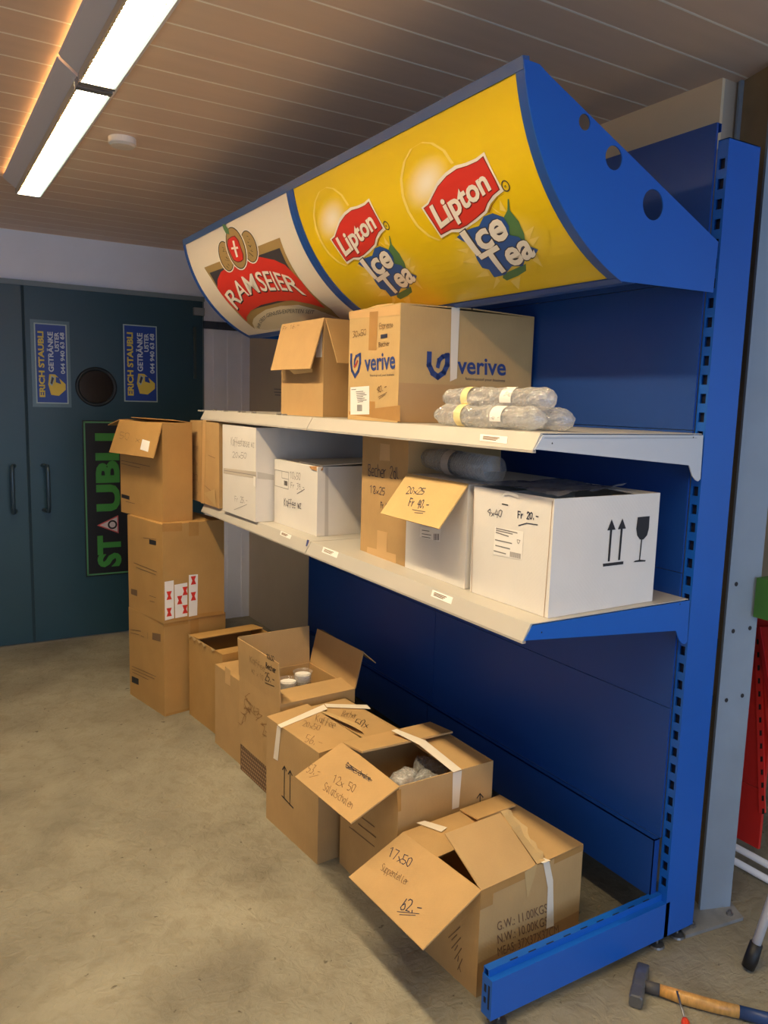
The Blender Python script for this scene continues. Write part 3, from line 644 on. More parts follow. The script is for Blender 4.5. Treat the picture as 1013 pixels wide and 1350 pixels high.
def wr(dx, dy):
    def f(u, v):
        t = min(max(u, 0), 1)*8; i = min(int(t), 7); g = t-i
        b = np.array(bot[i])*(1-g)+np.array(bot[i+1])*g; q = np.array(top[i])*(1-g)+np.array(top[i+1])*g
        return b*(1-v)+q*v+np.array([dx, dy])
    return f
text_px(ARC, 'RAMSEIER', None, INKP, wp, bold=.02, off=.0024, warp=wr(.9, 1.2)); text_px(ARC, 'RAMSEIER', None, WHITEP, wp, bold=.008, off=.0028, warp=wr(0, 0))
lb = r3([(520, 925), (538, 880), (585, 845), (650, 828), (720, 820), (800, 820), (880, 828)]); lt = r3([(500, 912), (520, 862), (572, 822), (645, 800), (720, 792), (805, 793), (890, 803)])
def wsm(u, v):
    t = min(max(u, 0), 1)*6; i = min(int(t), 5); g = t-i; b = np.array(lb[i])*(1-g)+np.array(lb[i+1])*g; q = np.array(lt[i])*(1-g)+np.array(lt[i+1])*g; return b*(1-v)+q*v
text_px(ARC, 'IHR OBST-GENUSS-EXPERTEN SEIT', None, DARKP, wp, off=.0026, warp=wsm)
def ell(c, rx, ry, tilt, n=28, lo=0):
    t = math.radians(tilt); return r3([(c[0]+rx*math.cos(a)*math.cos(t)-ry*math.sin(a)*math.sin(t), c[1]+rx*math.cos(a)*math.sin(t)+ry*math.sin(a)*math.cos(t)) for a in np.linspace(0, 2*math.pi, n+1)[:-1]])
for c, rx, ry, o in (((298, 443), 50, 112, 0), ((455, 378), 55, 118, 0), ((368, 388), 66, 152, .0008)):
    poly_px(ARC, 'medallion', ell(c, rx, ry, -16), WHITEP, wp, .0030+o); poly_px(ARC, 'medallion', ell(c, rx-6, ry-8, -16), INKP, wp, .0032+o); poly_px(ARC, 'medallion', ell(c, rx-11, ry-14, -16), GOLD, wp, .0034+o)
rn = random.Random(3)
for c in ((298, 443), (455, 378)):   # figures on the side medallions
    L_ = []
    for i in range(9):
        a = -60+15*i; L_.append(r3([(c[0]+rn.uniform(-22, 12)+a*.22, c[1]+a+rn.uniform(-6, 6)), (c[0]+rn.uniform(-8, 22)+a*.22, c[1]+a+rn.uniform(-18, 22))]))
    lines_px(ARC, L_, .006, INKP, wp, name='medallion_figure', off=.0036)
poly_px(ARC, 'apple', r3([(312, 330), (335, 312), (360, 305), (385, 335), (400, 380), (418, 430), (418, 465), (400, 480), (378, 484), (350, 470), (325, 420), (308, 370)]), REDD, wp, .0045)
poly_px(ARC, 'apple', r3([(317, 333), (337, 318), (358, 311), (380, 338), (396, 382), (412, 430), (412, 462), (397, 474), (378, 478), (354, 465), (330, 418), (313, 370)]), RED, wp, .0048)
poly_px(ARC, 'apple_stem', r3([(275, 232), (290, 230), (318, 262), (325, 300), (300, 290), (285, 262)]), GRN, wp, .0048)
polys_px(ARC, 'cross', [r3([(344, 340), (356, 338), (382, 445), (370, 450)]), r3([(337, 398), (336, 384), (380, 378), (384, 392)])], WHITEP, wp, .0052)

# ================================================================ CARTONS
def corner_fn(q, z):
    x, y, a, wx, wy, h = q; c, s = math.cos(a), math.sin(a)
    return lambda i, j, k: np.array([x+i*wx*c-j*wy*s, y+i*wx*s+j*wy*c, z+k*h])
class Carton:
    def __init__(s, label, q, z, m, closed='y', group='cartons', inner=None, name='carton', tk=.004):
        s.q = q; s.z = z; s.P = corner_fn(q, z); s.m = m; x, y, a, wx, wy, h = q
        ctr = (s.P(0, 0, 0)+s.P(1, 1, 0))/2; s.t = thing(name, label, 'box', ctr, a, group); P = s.P
        u, v = tk/wx, tk/wy; e = tk/h; hh = 1-(e if closed else 0)
        V = []; O = [(0, 0), (1, 0), (1, 1), (0, 1)]; I = [(u, v), (1-u, v), (1-u, 1-v), (u, 1-v)]
        # slightly bulging walls
        rings = [[P(i, j, 0) for i, j in O], [P(i, j, hh) for i, j in O], [P(i, j, hh) for i, j in I], [P(i, j, e) for i, j in I]]
        for r in rings: V += r
        Fc = [(3, 2, 1, 0)]+[(r*4+k, r*4+(k+1) % 4, (r+1)*4+(k+1) % 4, (r+1)*4+k) for r in range(3) for k in range(4)]+[(12, 13, 14, 15)]
        s.body = mk('body', V, Fc, m, s.t)
        s.front = Plane(P(0, 0, 0), P(0, 1, 0)-P(0, 0, 0), (0, 0, 1)); s.near = Plane(P(0, 0, 0), P(1, 0, 0)-P(0, 0, 0), (0, 0, 1)); s.top = Plane(P(0, 0, 1), P(1, 0, 1)-P(0, 0, 1), P(0, 1, 1)-P(0, 0, 1))
        g = .0015
        if closed == 'y':
            for a0, a1 in ((0, .5-g/wy), (.5+g/wy, 1)): s.flap([P(0, a0, 1), P(1, a0, 1), P(1, a1, 1), P(0, a1, 1)], tk*.95)
        elif closed == 'x':
            for a0, a1 in ((0, .5-g/wx), (.5+g/wx, 1)): s.flap([P(a0, 0, 1), P(a0, 1, 1), P(a1, 1, 1), P(a1, 0, 1)], tk*.95)
    def flap(s, Q, t=.004, m=None, wob=0, ref=None, **k):
        return slab('flap', Q, t, m or s.m, s.t, wob, ref=(ref if ref is not None else (Q[0]+np.array([0, 0, 1.]) if abs(Q[0][2]-Q[2][2]) < 1e-6 else None)), **k)
    def tape(s, S, Q, m=TAPEB, off=.0006, name='tape', par=None): return poly_px(S, name, Q, m, par or s.t, off)
def uvq(c, S, w_, h_, a0, b0, a1, b1):  # rectangle on a face in metres
    return poly2([(a0, b0), (a1, b0), (a1, b1), (a0, b1)])
def rect_on(S, name, r, m, par, off=.0006): V, Fc = poly2([(r[0], r[1]), (r[2], r[1]), (r[2], r[3]), (r[0], r[3])]); return decal(S, name, V, Fc, m, par, off)

# ---- floor stack of three (behind, at the doors)
GS = 'cartons in the tall stack by the doors'
c1 = Carton('bottom carton of the tall stack beside the green doors', [-.8053, 2.362, .2, .345, .3921, .476], 0, KRAFT2, 'y', GS)
c2 = Carton('middle carton of the tall stack, with red and white sticker strips', [-.8084, 2.3563, .182, .335, .3981, .4886], .476, KRAFT2, 'y', GS)
c3 = Carton('top carton of the tall stack, one flap hanging open with a small label', [-.7878, 2.4138, .2139, .16, .46, .4823], .9646, KRAFT2, None, GS)
def pl(c, S, L_, wd=.003, m=INKG): return lines_px(S, L_, wd, m, c.t)
pl(c1, c1.front, [[(174, 878), (206, 892)], [(174, 882), (204, 895)], [(175, 886), (196, 896)]]); polys_px(c1.front, 'print_block', [[(174, 891), (183, 895), (183, 903), (174, 899)]], INKP, c1.t)
polys_px(c1.front, 'print_block', [[(201, 834), (212, 836), (212, 846), (201, 843)]], INKG, c1.t); pl(c1, c1.front, [[(186, 838), (190, 840)], [(195, 834), (195, 842)], [(172, 830), (186, 832)], [(172, 834), (184, 837)]])
polys_px(c2.front, 'print_block', [[(197, 711), (206, 713), (206, 719), (197, 717)]], INKP, c2.t); pl(c2, c2.front, [[(189, 709), (206, 711)], [(177, 742), (207, 754)], [(180, 748), (206, 758)], [(197, 785), (206, 788)], [(198, 792), (204, 794)]])
polys_px(c2.front, 'print_block', [[(173, 776), (181, 778), (181, 786), (173, 783)]], INKG, c2.t)
polys_px(c3.front, 'print_block', [[(160.5, 651), (171, 654), (171, 659), (160.5, 656)]], INKP, c3.t); pl(c3, c3.front, [[(160, 607), (198, 615)], [(160, 611), (185, 617)], [(166, 661), (178, 664)]])
for c, Q in ((c2, [(214, 690), (240, 689), (240, 700), (214, 701)]), (c2, [(249, 688), (262, 688), (262, 706), (249, 707)]), (c1, [(251, 818), (262, 815), (262, 834), (251, 836)])): c.tape(c.near, Q, TAPEB)
c1.tape(c1.near, [(216, 822), (248, 817), (248, 822), (216, 827)]); c1.tape(c1.near, [(219, 941), (251, 933), (251, 937.5), (219, 944.5)]); c2.tape(c2.near, [(217, 815), (294, 805), (294, 810), (217, 819)])
st = [[(217, 767), (229, 765), (229.5, 815), (217.5, 818)], [(230, 771), (247, 768), (247, 812), (231, 815)], [(249, 758), (261, 757), (260, 811), (249, 813)]]
for i, Q in enumerate(st):
    s_ = poly_px(c2.near, 'sticker_strip', Q, LABEL, c2.t, .0008); x0 = Q[0][0]+2.5
    for j in range(3 if i != 1 else 4):
        y = (780+22*j if i == 0 else 774+12*j if i == 1 else 760+21*j); x = x0+(0 if i != 1 else (8 if j % 2 == 0 else 1))
        if y+11 > Q[2][1]: continue
        polys_px(c2.near, 'sticker_mark', [[(x, y), (x+7, y-1), (x+5, y+4.5), (x+7, y+10), (x, y+11), (x+2, y+5.5)]], RED, s_, .0012)
A, B = c3.P(0, 1, 1), c3.P(0, 0, 1); C_, D_ = hinge_flap(A, B, (143.8, 596), (202, 604)); f = c3.flap([A, B, D_, C_], .004); Sf = plane_of([A, B, D_, C_])
poly_px(Sf, 'paper_label', [(188, 579), (198, 582), (195.5, 596), (185, 592.5)], LABEL, f, .001)
hand_px(Sf, '50 x', [(158, 578), (186, 584), (187, 575), (159, 569)], .002, INKG, f)
P = c3.P; c3.flap([P(1, 0, 1), P(1, 1, 1), P(.4, 1, 1.0)+np.array([0, 0, .012]), P(.4, 0, 1.0)+np.array([0, 0, .012])], .004)
c3.flap([P(0, 1, 1), P(1, 1, 1), P(1, 1.3, .93), P(0, 1.3, .93)], .004)
c3.flap([P(.02, 0, 1.004), P(.98, 0, 1.004), P(.98, .3, 1.0), P(.02, .3, 1.0)], .004)
# ---- cartons on the floor
GF = 'open cartons on the floor under the shelves'
k1 = Carton('plain kraft carton with torn top edge, leftmost of the floor row beside the tall stack', [-.645, 1.975, .1156, .35, .37, .41], 0, KRAFT2, None, GF); P = k1.P
k1.flap([P(0, 1, 1), P(1, 1, 1), P(1, .68, 1.0)+np.array([0, 0, .01]), P(0, .68, 1.)+np.array([0, 0, .01])], .004); k1.flap([P(0, 0, 1), P(1, 0, 1), P(1, .3, .97), P(0, .3, .97)], .004)
# torn front edge: small strips of lifted paper
for j, (a, b) in enumerate(((.97, .9), (.86, .74), (.7, .58), (.55, .45), (.3, .2))):
    mk('torn_edge', [P(0, a, 1), P(0, b, 1), P(-.02, (a+b)/2, 1.0-.02-.01*(j % 2)), P(-.035, a-.02, 1.03)], [(0, 1, 2, 3)], KRAFTP, k1.t)
k2 = Carton('short plain kraft carton wedged between two taller cartons on the floor', [-.662, 1.678, .08, .33, .285, .375], 0, KRAFT, 'x', GF)
k2.tape(k2.front, [(297, 878), (304, 884), (304, 905), (297, 900)], TAPEC)
# patterned tray with the scribbled open carton on top of it
q3 = [-.6585, 1.2875, .0608, .339, .3775, .4159]
tray = Carton('low dark patterned box under the scribbled open carton', [q3[0]+.004, q3[1], q3[2], .33, .372, .118], 0, mat('tray_brown', (112, 82, 58), .6), 'y', None)
rn = random.Random(5); LW, LH = .372, .118; V = []; Fc = []
for i in range(22):
    for j in range(7):
        cx_, cy_ = (i+.5+.5*(j % 2))*LW/22.8, (j+.5)*LH/7; r = .0062
        q = [(cx_+r*math.cos(a+.3*rn.random()), cy_+r*.85*math.sin(a)) for a in np.linspace(0, 2*math.pi, 7)[:-1]]; n = len(V); V += q; Fc.append(tuple(range(n, n+6)))
decal(tray.front, 'cell_print', V, Fc, mat('tray_cell', (176, 142, 104), .6), tray.t)
k3 = Carton('tall open carton with scribbled sides, flaps raised and bagged cups inside', [q3[0], q3[1], q3[2], q3[3], q3[4], q3[5]-.118], .118, KRAFT, None, GF); P = k3.P
def up(a, b, hgt, lean):
    return [a, b, b+np.array(lean)+np.array([0, 0, hgt]), a+np.array(lean)+np.array([0, 0, hgt])]
A, B = P(0, 1, 1), P(0, 0, 1); fq = up(A, B, .165, (-.008, 0, 0)); f3 = k3.flap(fq); Sf = plane_of(fq)
hand_px(Sf, 'Kaffee', [(330, 872), (350, 886), (350, 878), (330, 864)], .0016, INKG, f3); hand_px(Sf, 'wz x 10', [(332, 886), (348, 898), (348, 891), (332, 879)], .0014, INKG, f3)
hand_px(Sf, '10x50', [(352, 868), (362, 872), (362, 866), (352, 862)], .003, INKP, f3); hand_px(Sf, 'Becher', [(351, 880), (365, 888), (365, 881), (351, 873)], .0034, INKP, f3, seed=2); hand_px(Sf, '25.-', [(350, 896), (363, 902), (363, 892), (350, 886)], .003, INKP, f3)
lines_px(Sf, [[(350, 900), (362, 905)]], .003, INKP, f3)
k3.flap(up(P(0, 1, 1), P(1, 1, 1), .165, (0, .01, 0)))
fr_ = up(P(1, 1, 1), P(1, 0, 1), .15, (.035, 0, 0)); k3.flap(fr_)
# bent-over tip of the right flap
k3.flap([fr_[3], fr_[2], fr_[2]+np.array([.055, -.01, -.05]), fr_[3]+np.array([.03, 0, -.01])], .004)
k3.flap([P(0, 0, 1), P(1, 0, 1), P(1, .30, 1)+np.array([0, 0, .012]), P(.05, .30, 1)+np.array([0, 0, .012])])
rn = random.Random(11); V = []; Fc = []      # pen scribbles and water marks on the front
L_ = []
for i in range(12):
    x, y = rn.uniform(322, 350), 0; u = (x-316)/52; y = 905+u*38+rn.uniform(0, 34); pts = [(x, y)]
    for j in range(5): pts.append((pts[-1][0]+rn.uniform(-5, 7), pts[-1][1]+rn.uniform(-7, 9)))
    L_.append(pts)
lines_px(k3.front, L_, .0022, mat('scribble', (150, 106, 60), .7), k3.t, name='scribble')
def cup_stack(par, c0, c1, r, n, name='cup', m=CLEAR, r1=None):
    """nested clear cups: conical shells one inside the next, open end at c1"""
    c0 = np.array(c0, float); c1 = np.array(c1, float); d = (c1-c0)/np.linalg.norm(c1-c0); ln = np.linalg.norm(c1-c0); r1 = r1 or r*.72; ch = r*2.4
    first = None
    for i in range(n):
        e = c0+d*(ch+(ln-ch)*i/max(1, n-1)); s_ = e-d*ch
        mb = MB(); mb.tube([s_, s_+d*ch*.96, e-d*.003, e], [r1, r*.96, r, r*1.04], 20, caps=False)
        b = len(mb.V); mb.F.append(tuple(range(19, -1, -1)))
        if first is None: first = mb.obj(name, m, par, smooth=True); f_at = e
        else:
            c = first.copy(); COL.objects.link(c); c.parent = par; c.location = ROOTM[par.name].inverted().to_3x3() @ Vector(e-f_at)
def wrap_bag(par, c0, c1, r, seed, m=FILM, name='film_wrap', sq=1.0):
    rn = random.Random(seed); c0 = np.array(c0, float); c1 = np.array(c1, float); N = 40; K = 30; d = (c1-c0)/np.linalg.norm(c1-c0)
    a = np.cross(d, [0, 0, 1.]); a /= np.linalg.norm(a) if np.linalg.norm(a) > 1e-3 else 1
    if np.linalg.norm(np.cross(d, [0, 0, 1.])) < 1e-3: a = np.array([1., 0, 0])
    u = np.cross(a, d); V = []; ph = [rn.uniform(0, 6) for _ in range(8)]
    for i in range(N+1):
        t = i/N; env = min(1, (1-abs(2*t-1)**8)**.5*1.0+.12)
        for k in range(K):
            th = 2*math.pi*k/K; rr = r*env*(1+.05*math.sin(3*th+ph[0]+9*t)+.045*math.sin(7*th+ph[1]-13*t)+.04*math.sin(t*31+ph[2]+2*th)+rn.uniform(-.065, .065))
            p = c0+(c1-c0)*t+rr*(math.cos(th)*a+sq*math.sin(th)*u); V.append(p)
    Fc = [(i*K+k, i*K+(k+1) % K, (i+1)*K+(k+1) % K, (i+1)*K+k) for i in range(N) for k in range(K)]+[tuple(range(K-1, -1, -1)), tuple(range(N*K, N*K+K))]
    return mk(name, V, Fc, m, par, smooth=False)
for (x, y, h_), lab in (((-.53, 1.50, .43), 'bag of clear cups standing in the scribbled open carton, left one'), ((-.45, 1.53, .44), 'bag of cups with white paper in the scribbled open carton, right one')):
    t = thing('cup_bag', lab, 'cups', (x, y, .122), 0, 'bagged cups in the scribbled carton'); cup_stack(t, (x, y, .125), (x, y, h_), .04, 7)
    MB().tube([(x, y, h_-.05), (x, y, h_-.012)], [.033, .034], 20).obj('paper_disc', LABEL, t)
# ---- carton with white tape
k4 = Carton('closed carton with white tape and two black up arrows, fourth along the floor', [-.7003, .8676, .0926, .35, .3707, .4025], 0, KRAFT, None, GF); P = k4.P
fl = [P(0, 1, 1), P(0, 0, 1), P(.50, 0, 1)+np.array([0, 0, .008]), P(.50, 1, 1)+np.array([0, 0, .012])]; f4 = k4.flap(fl); S4 = plane_of(fl)
fl2 = [P(1, 1, 1), P(1, 0, 1), P(.56, 0, 1), P(.52, 1, 1)]; f5 = k4.flap(fl2); S5 = plane_of([P(1, 1, 1), P(1, 0, 1), P(.56, 0, 1), P(.56, 1, 1)])
mk('torn_strip', [P(.50, .75, 1.03), P(.56, .70, 1.035), P(.66, .25, 1.03), P(.60, .12, 1.02), P(.55, .2, 1.05)], [(0, 1, 2, 3, 4)], KRAFTP, k4.t)
poly_px(k4.front, 'white_tape', [(366, 956), (371, 959.5), (367, 1003), (361, 999.5)], TAPEW, k4.t, .0015)
poly_px(S4, 'white_tape', [(366, 956), (371, 960), (432, 935), (427, 929)], TAPEW, f4, .0012)
poly_px(S5, 'white_tape', [(428, 929), (431, 933.5), (489, 936), (484, 930.5)], TAPEW, f5, .004)
hand_px(S4, 'Kaffee', [(416, 950), (442, 961), (444, 952), (418, 942)], .0018, INKG, f4); hand_px(S4, '20x50', [(399, 957), (422, 964), (424, 957), (401, 950)], .0016, INKG, f4); hand_px(S4, '56.-', [(402, 978), (424, 986), (428, 975), (406, 968)], .002, INKG, f4)
hand_px(S5, 'Becher', [(450, 944), (470, 948), (474, 940), (454, 937)], .0018, INKG, f5); hand_px(S5, '50x', [(466, 957), (486, 960), (490, 951), (471, 948)], .0028, INKP, f5)
def arrow(x0, y0, x1, y1, w_): return [[(x0, y0), (x1, y1)], [(x0-w_, y0+w_*1.7), (x0, y0), (x0+w_, y0+w_*2.4)]]
lines_px(k4.front, arrow(375.5, 1010, 375, 1052, 2.6)+arrow(383, 1016, 382.5, 1061, 2.6)+[[(372, 1049), (387, 1065)]], .005, INKP, k4.t, name='up_arrows')
# ---- carton with salad bowls
k5 = Carton('open floor carton with clear bowls and white tape across, beside the nearest carton', [-.6238, .4875, .0123, .3628, .3550, .4367], 0, KRAFT, None, GF); P = k5.P
e = np.array
fq = [P(0, 1, 1), P(1, 1, 1), P(1, .62, 1)+e([0, 0, .015]), P(0, .62, 1)+e([0, 0, .022])]; k5.flap(fq, .006); 
rq = [P(1, 1, .99), P(1, 0, .995), P(.60, 0, .985), P(.60, 1, .985)]; fr5 = k5.flap(rq, .004)
A, B = P(0, 1, 1), P(0, 0, 1); C_, D_ = hinge_flap(A, B, (389, 1023.8), (462.6, 1085.4)); f = k5.flap([A, B, D_, C_]); Sf = plane_of([A, B, D_, C_])
hand_px(Sf, 'Gemeschale', [(456, 1012), (488, 1031), (490, 1024), (458, 1004)], .0018, INK, f); lines_px(Sf, [[(456, 1008), (490, 1030)], [(456, 1011), (489, 1026)], [(458, 1006), (491, 1029)]], .0016, INKP, f)
hand_px(Sf, '12x 50', [(438, 1031), (468, 1046), (471, 1036), (442, 1021)], .0022, INKG, f); hand_px(Sf, 'Salatschalen', [(426, 1041), (464, 1067), (468, 1058), (430, 1031)], .0018, INKG, f); hand_px(Sf, '53.-', [(404, 1018), (421, 1024), (426, 1014), (410, 1007)], .002, INKG, f)
lines_px(Sf, [[(408, 1025), (420, 1022)]], .0018, INKG, f)
pl(k5, k5.front, [[(478, 1078), (494, 1090)], [(473, 1086), (496, 1104)], [(461, 1090), (494, 1116)]], .004)
polys_px(k5.near, 'white_tape', [[(597, 1019), (609, 1015.5), (605, 1064), (596, 1067)]], TAPEW, k5.t, .0012)
Pt = Plane(P(0, .62, 1)+e([0, 0, .024]), P(1, 0, 1)-P(0, 0, 1), (0, 1, -.02))
mk('white_tape', [Pt.pt(*Pt.inv((516, 963)), 0), Pt.pt(*Pt.inv((523, 961)), 0), Pt.pt(*Pt.inv((561, 976)), 0), k5.top.pt(*k5.top.inv((609, 1015.5)), .003), k5.top.pt(*k5.top.inv((598, 1019.5)), .003), Pt.pt(*Pt.inv((553, 982)), 0)], [(0, 1, 2, 5), (5, 2, 3, 4)], TAPEW, k5.t)
lines_px(k5.near, [[(633, 1047), (633, 1058)], [(629, 1052), (633, 1046), (637, 1051)]], .0035, INKP, k5.t, name='up_arrows')
k5.tape(k5.near, [(523, 1042), (529, 1040), (529, 1069), (525, 1070)], TAPEB)
for i, (x, y, a) in enumerate(((-.50, .66, .5), (-.42, .60, 1.8), (-.36, .70, 2.4))):
    t = thing('cup_bag', ['crumpled clear bag among bowls at the left inside the open carton', 'clear plastic bowls at the front of the open taped carton', 'bagged clear bowls at the back of the open taped carton'][i], 'plastic bag', (x, y, .31), 0, 'bags in the taped open carton')
    dd = e([math.cos(a), math.sin(a), 0])*.05; cup_stack(t, e([x, y, .335])-dd, e([x, y, .335])+dd, .038, 4, name='bowl'); wrap_bag(t, e([x, y, .335])-dd*1.4, e([x, y, .335])+dd*1.2, .042, 40+i)
# ---- nearest carton
k6 = Carton('nearest carton on the floor, torn flaps and gross weight print, beside the blue foot', [-.5985, .1150, .0800, .4033, .3400, .310], 0, KRAFT, None, GF); P = k6.P
A, B = P(0, 1, 1), P(0, 0, 1); C_, D_ = hinge_flap(A, B, (460, 1156), (557.5, 1252)); f = k6.flap([A, B, D_, C_]); Sf = plane_of([A, B, D_, C_])
hand_px(Sf, '17x50', [(512, 1129), (541, 1145), (546, 1133), (516, 1117)], .0024, INK, f); hand_px(Sf, 'Suppenteller', [(502, 1147), (537, 1168), (541, 1160), (506, 1138)], .0016, INKG, f)
hand_px(Sf, '62.-', [(528, 1199), (556, 1206), (560, 1191), (533, 1184)], .0028, INK, f); lines_px(Sf, [[(524, 1202), (553, 1205)], [(527, 1206), (548, 1207)]], .002, INK, f)
f_ = [P(0, 1, 1), P(1, 1, 1), P(1, .58, 1), P(.0, .58, 1)-e([0, 0, .012])]; g_ = k6.flap(f_, .004, wob=.004)
poly_px(plane_of([P(0, 1, 1), P(1, 1, 1), P(1, .58, 1), P(.0, .58, 1)]), 'white_tape', [(549, 1086), (560, 1083), (590, 1092), (582, 1098)], TAPEW, g_, .003)
r_ = [P(1, 1, 1), P(1, 0, 1), P(.56, 0, 1), P(.56, 1, 1)]; k6.flap([p+e([0, 0, .001]) for p in r_], .004, wob=.002)
k6.flap([P(.55, 1.0, 1)+e([0, 0, .006]), P(.98, 1.0, 1)+e([0, 0, .006]), P(.92, .72, 1)+e([0, 0, .020]), P(.52, .72, 1)+e([0, 0, .022])], .004)
A, B = P(.005, 0, 1), P(.52, 0, 1); C_, D_ = hinge_flap(A, B, (587, 1099), (660, 1071), side=(0, .85, .5)); ff = k6.flap([A, B, D_, C_], .004, wob=.002, ref=(A[0], A[1], 5))
St = plane_of([A, B, D_, C_])
# torn tape and paper edge running up the near flap
rn = random.Random(2); ed = [B+(D_-B)*t for t in np.linspace(0, 1, 12)]; V = []
for i, p in enumerate(ed): V += [p+e([0, 0, .004]), p+e([.02+rn.uniform(0, .018), 0, .003-.010*math.sin(i*.28)]), p+e([.035+rn.uniform(0, .02), 0, -.004])]
Fc = []
for i in range(len(ed)-1): Fc += [(3*i, 3*i+1, 3*i+4, 3*i+3), (3*i+1, 3*i+2, 3*i+5, 3*i+4)]
mk('torn_edge', V, Fc, KRAFTP, k6.t)
Q = [P(.40, -.003, .99), P(.52, -.003, 1.02), P(.50, -.004, .90), P(.44, -.004, .72), P(.42, -.003, .84)]
mk('torn_strip', Q, [(0, 1, 2, 3, 4)], KRAFTP, k6.t)
polys_px(k6.near, 'white_tape', [[(716, 1137), (724, 1135), (729, 1160), (730, 1220), (720, 1224), (722, 1170)]], TAPEW, k6.t, .0015)
poly_px(k6.top, 'white_tape', [(703, 1133), (712, 1131), (726, 1136), (716, 1140)], TAPEW, k6.t, .004)
rect_on(k6.near, 'tape', (.0, .0, .4033, .10), mat('wide_brown_tape', (164, 122, 72), .3), k6.t, .0007); rect_on(k6.near, 'tape', (.03, .286, .19, .309), TAPEB, k6.t, .0007); rect_on(k6.near, 'tape', (.0, .255, .045, .309), TAPEB, k6.t, .0009); rect_on(k6.near, 'tape', (.28, .29, .4033, .309), TAPEB, k6.t, .0007)
for i, s_ in enumerate(('G.W.: 11.00KGS', 'N.W.: 10.00KGS', 'MEAS: 37X37X37CM')):
    q0 = [(656, 1227), (722, 1202), (721, 1190), (655, 1215)]; dx = [(0, 0), (.5, 17), (.5, 33.5)][i]; wl = [1, 1.0, 1.22][i]
    Q = [(q0[0][0]+dx[0], q0[0][1]+dx[1]), (q0[0][0]+66*wl+dx[0], q0[0][1]-25*wl+dx[1]), (q0[3][0]+66*wl+dx[0], q0[3][1]-25*wl+dx[1]), (q0[3][0]+dx[0], q0[3][1]+dx[1])]
    Q = [(x, y) for x, y in Q]; text_px(k6.near, s_, Q, mat('box_text', (120, 88, 62), .7), k6.t, off=.0012)
for i in range(4): lines_px(k6.front, [[(592+4*i, 1236+14*i), (607+i, 1222+14*i)], [(596+4*i, 1239+14*i), (603+i, 1232+14*i)]], .003, INKG, k6.t)

# ---- upper shelf
GU = 'cartons on the top shelf'
zs = ZS1+.0008
t1 = Carton('kraft carton with flaps folded out, left of the blue-logo carton, top shelf', [-.50, 1.28, .03, .30, .36, .362], zs, KRAFT, None, GU); P = t1.P
A, B = P(0, 1, 1), P(0, 0, 1); C_, D_ = hinge_flap(A, B, (357, 488), (409, 486)); f = t1.flap([A, B, D_, C_]); Sf = plane_of([A, B, D_, C_])
hand_px(Sf, 'Fr 16.-', [(373, 436), (395, 431), (396, 426), (374, 431)], .0022, INKG, f)
mk('curl', [D_+e([.01, 0, .0]), (C_+D_)/2+e([0, 0, -.002]), (C_+D_)/2+e([.015, -.01, -.018]), D_+e([.02, .02, -.012])], [(0, 1, 2, 3)], KRAFTP, f)
A, B = P(.02, 0, 1), P(1, 0, 1); t1.flap([A, B, B+e([.0, -.10, -.165]), A+e([.0, -.10, -.165])])
t1.flap([P(.05, 1, 1.0), P(.95, 1, 1.0), P(.95, 1.12, .75), P(.05, 1.12, .75)])
rect_on(t1.front, 'paper_label', (.012, .22, .06, .33), LABEL, t1.t)
t2 = Carton('big kraft carton with blue shield logo on the top shelf', [-.548, .676, .0078, .53, .3150, .352], zs, KRAFTP, None, GU); P = t2.P
t2.flap([P(0, 0, 1), P(0, 1, 1), P(.5, 1, 1)+e([0, 0, .006]), P(.5, 0, 1)+e([0, 0, .006])]); t2.flap([P(1, 0, 1), P(1, 1, 1), P(.51, 1, 1)+e([0, 0, .006]), P(.51, 0, 1)+e([0, 0, .006])])
mk('torn_edge', [P(0, .75, 1.0), P(0, .2, 1.0), P(.05, .25, 1.035), P(.06, .6, 1.05)], [(0, 1, 2, 3)], KRAFTP, t2.t)
def t6(L_): return [(350+u/5.332, 400+v/5.332) for u, v in L_]
for Q in ([(590, 62), (948, 5), (948, 80), (590, 108)], [(735, 60), (795, 55), (782, 330), (727, 328)], [(590, 780), (948, 830), (948, 716), (590, 760)], [(735, 688), (772, 690), (772, 770), (735, 765)]): t2.tape(t2.front, t6(Q), TAPEC if Q[0][1] < 100 and Q[0][0] == 590 else TAPEB, .0006+.0002*(Q[0][0] == 735))
def shield(S, f, par, wd):
    poly = f
    lines_px(S, [poly[0]], wd, INKB, par, name='shield_logo', off=.0012); lines_px(S, [poly[1]], wd*.8, INKB, par, name='shield_logo', off=.0012); lines_px(S, [poly[2]], wd*.7, mat('logo_accent', (170, 60, 50), .6) if len(poly) > 3 else INKB, par, name='shield_logo', off=.0014)
shield(t2.front, [t6([(606, 360), (604, 420), (610, 470), (632, 512), (655, 475), (668, 420), (668, 358)]), t6([(668, 358), (640, 372), (630, 400), (628, 440)]), t6([(628, 445), (640, 430), (650, 405)]), 1], t2.t, .012)
text_px(t2.front, 'verive', t6([(700, 475), (915, 455), (915, 325), (698, 353)]), INKB, t2.t, bold=.02, off=.0012)
text_px(t2.front, 'future-proof your business', t6([(737, 514), (908, 507), (908, 490), (737, 497)]), INK, t2.t, off=.0012)
hand_px(t2.front, '30x50', t6([(615, 240), (715, 220), (715, 180), (615, 200)]), .0022, INKG, t2.t); hand_px(t2.front, 'Espresso', t6([(805, 180), (900, 165), (900, 130), (805, 140)]), .002, INKG, t2.t); hand_px(t2.front, 'Becher', t6([(800, 305), (880, 295), (880, 265), (800, 275)]), .002, INKG, t2.t)
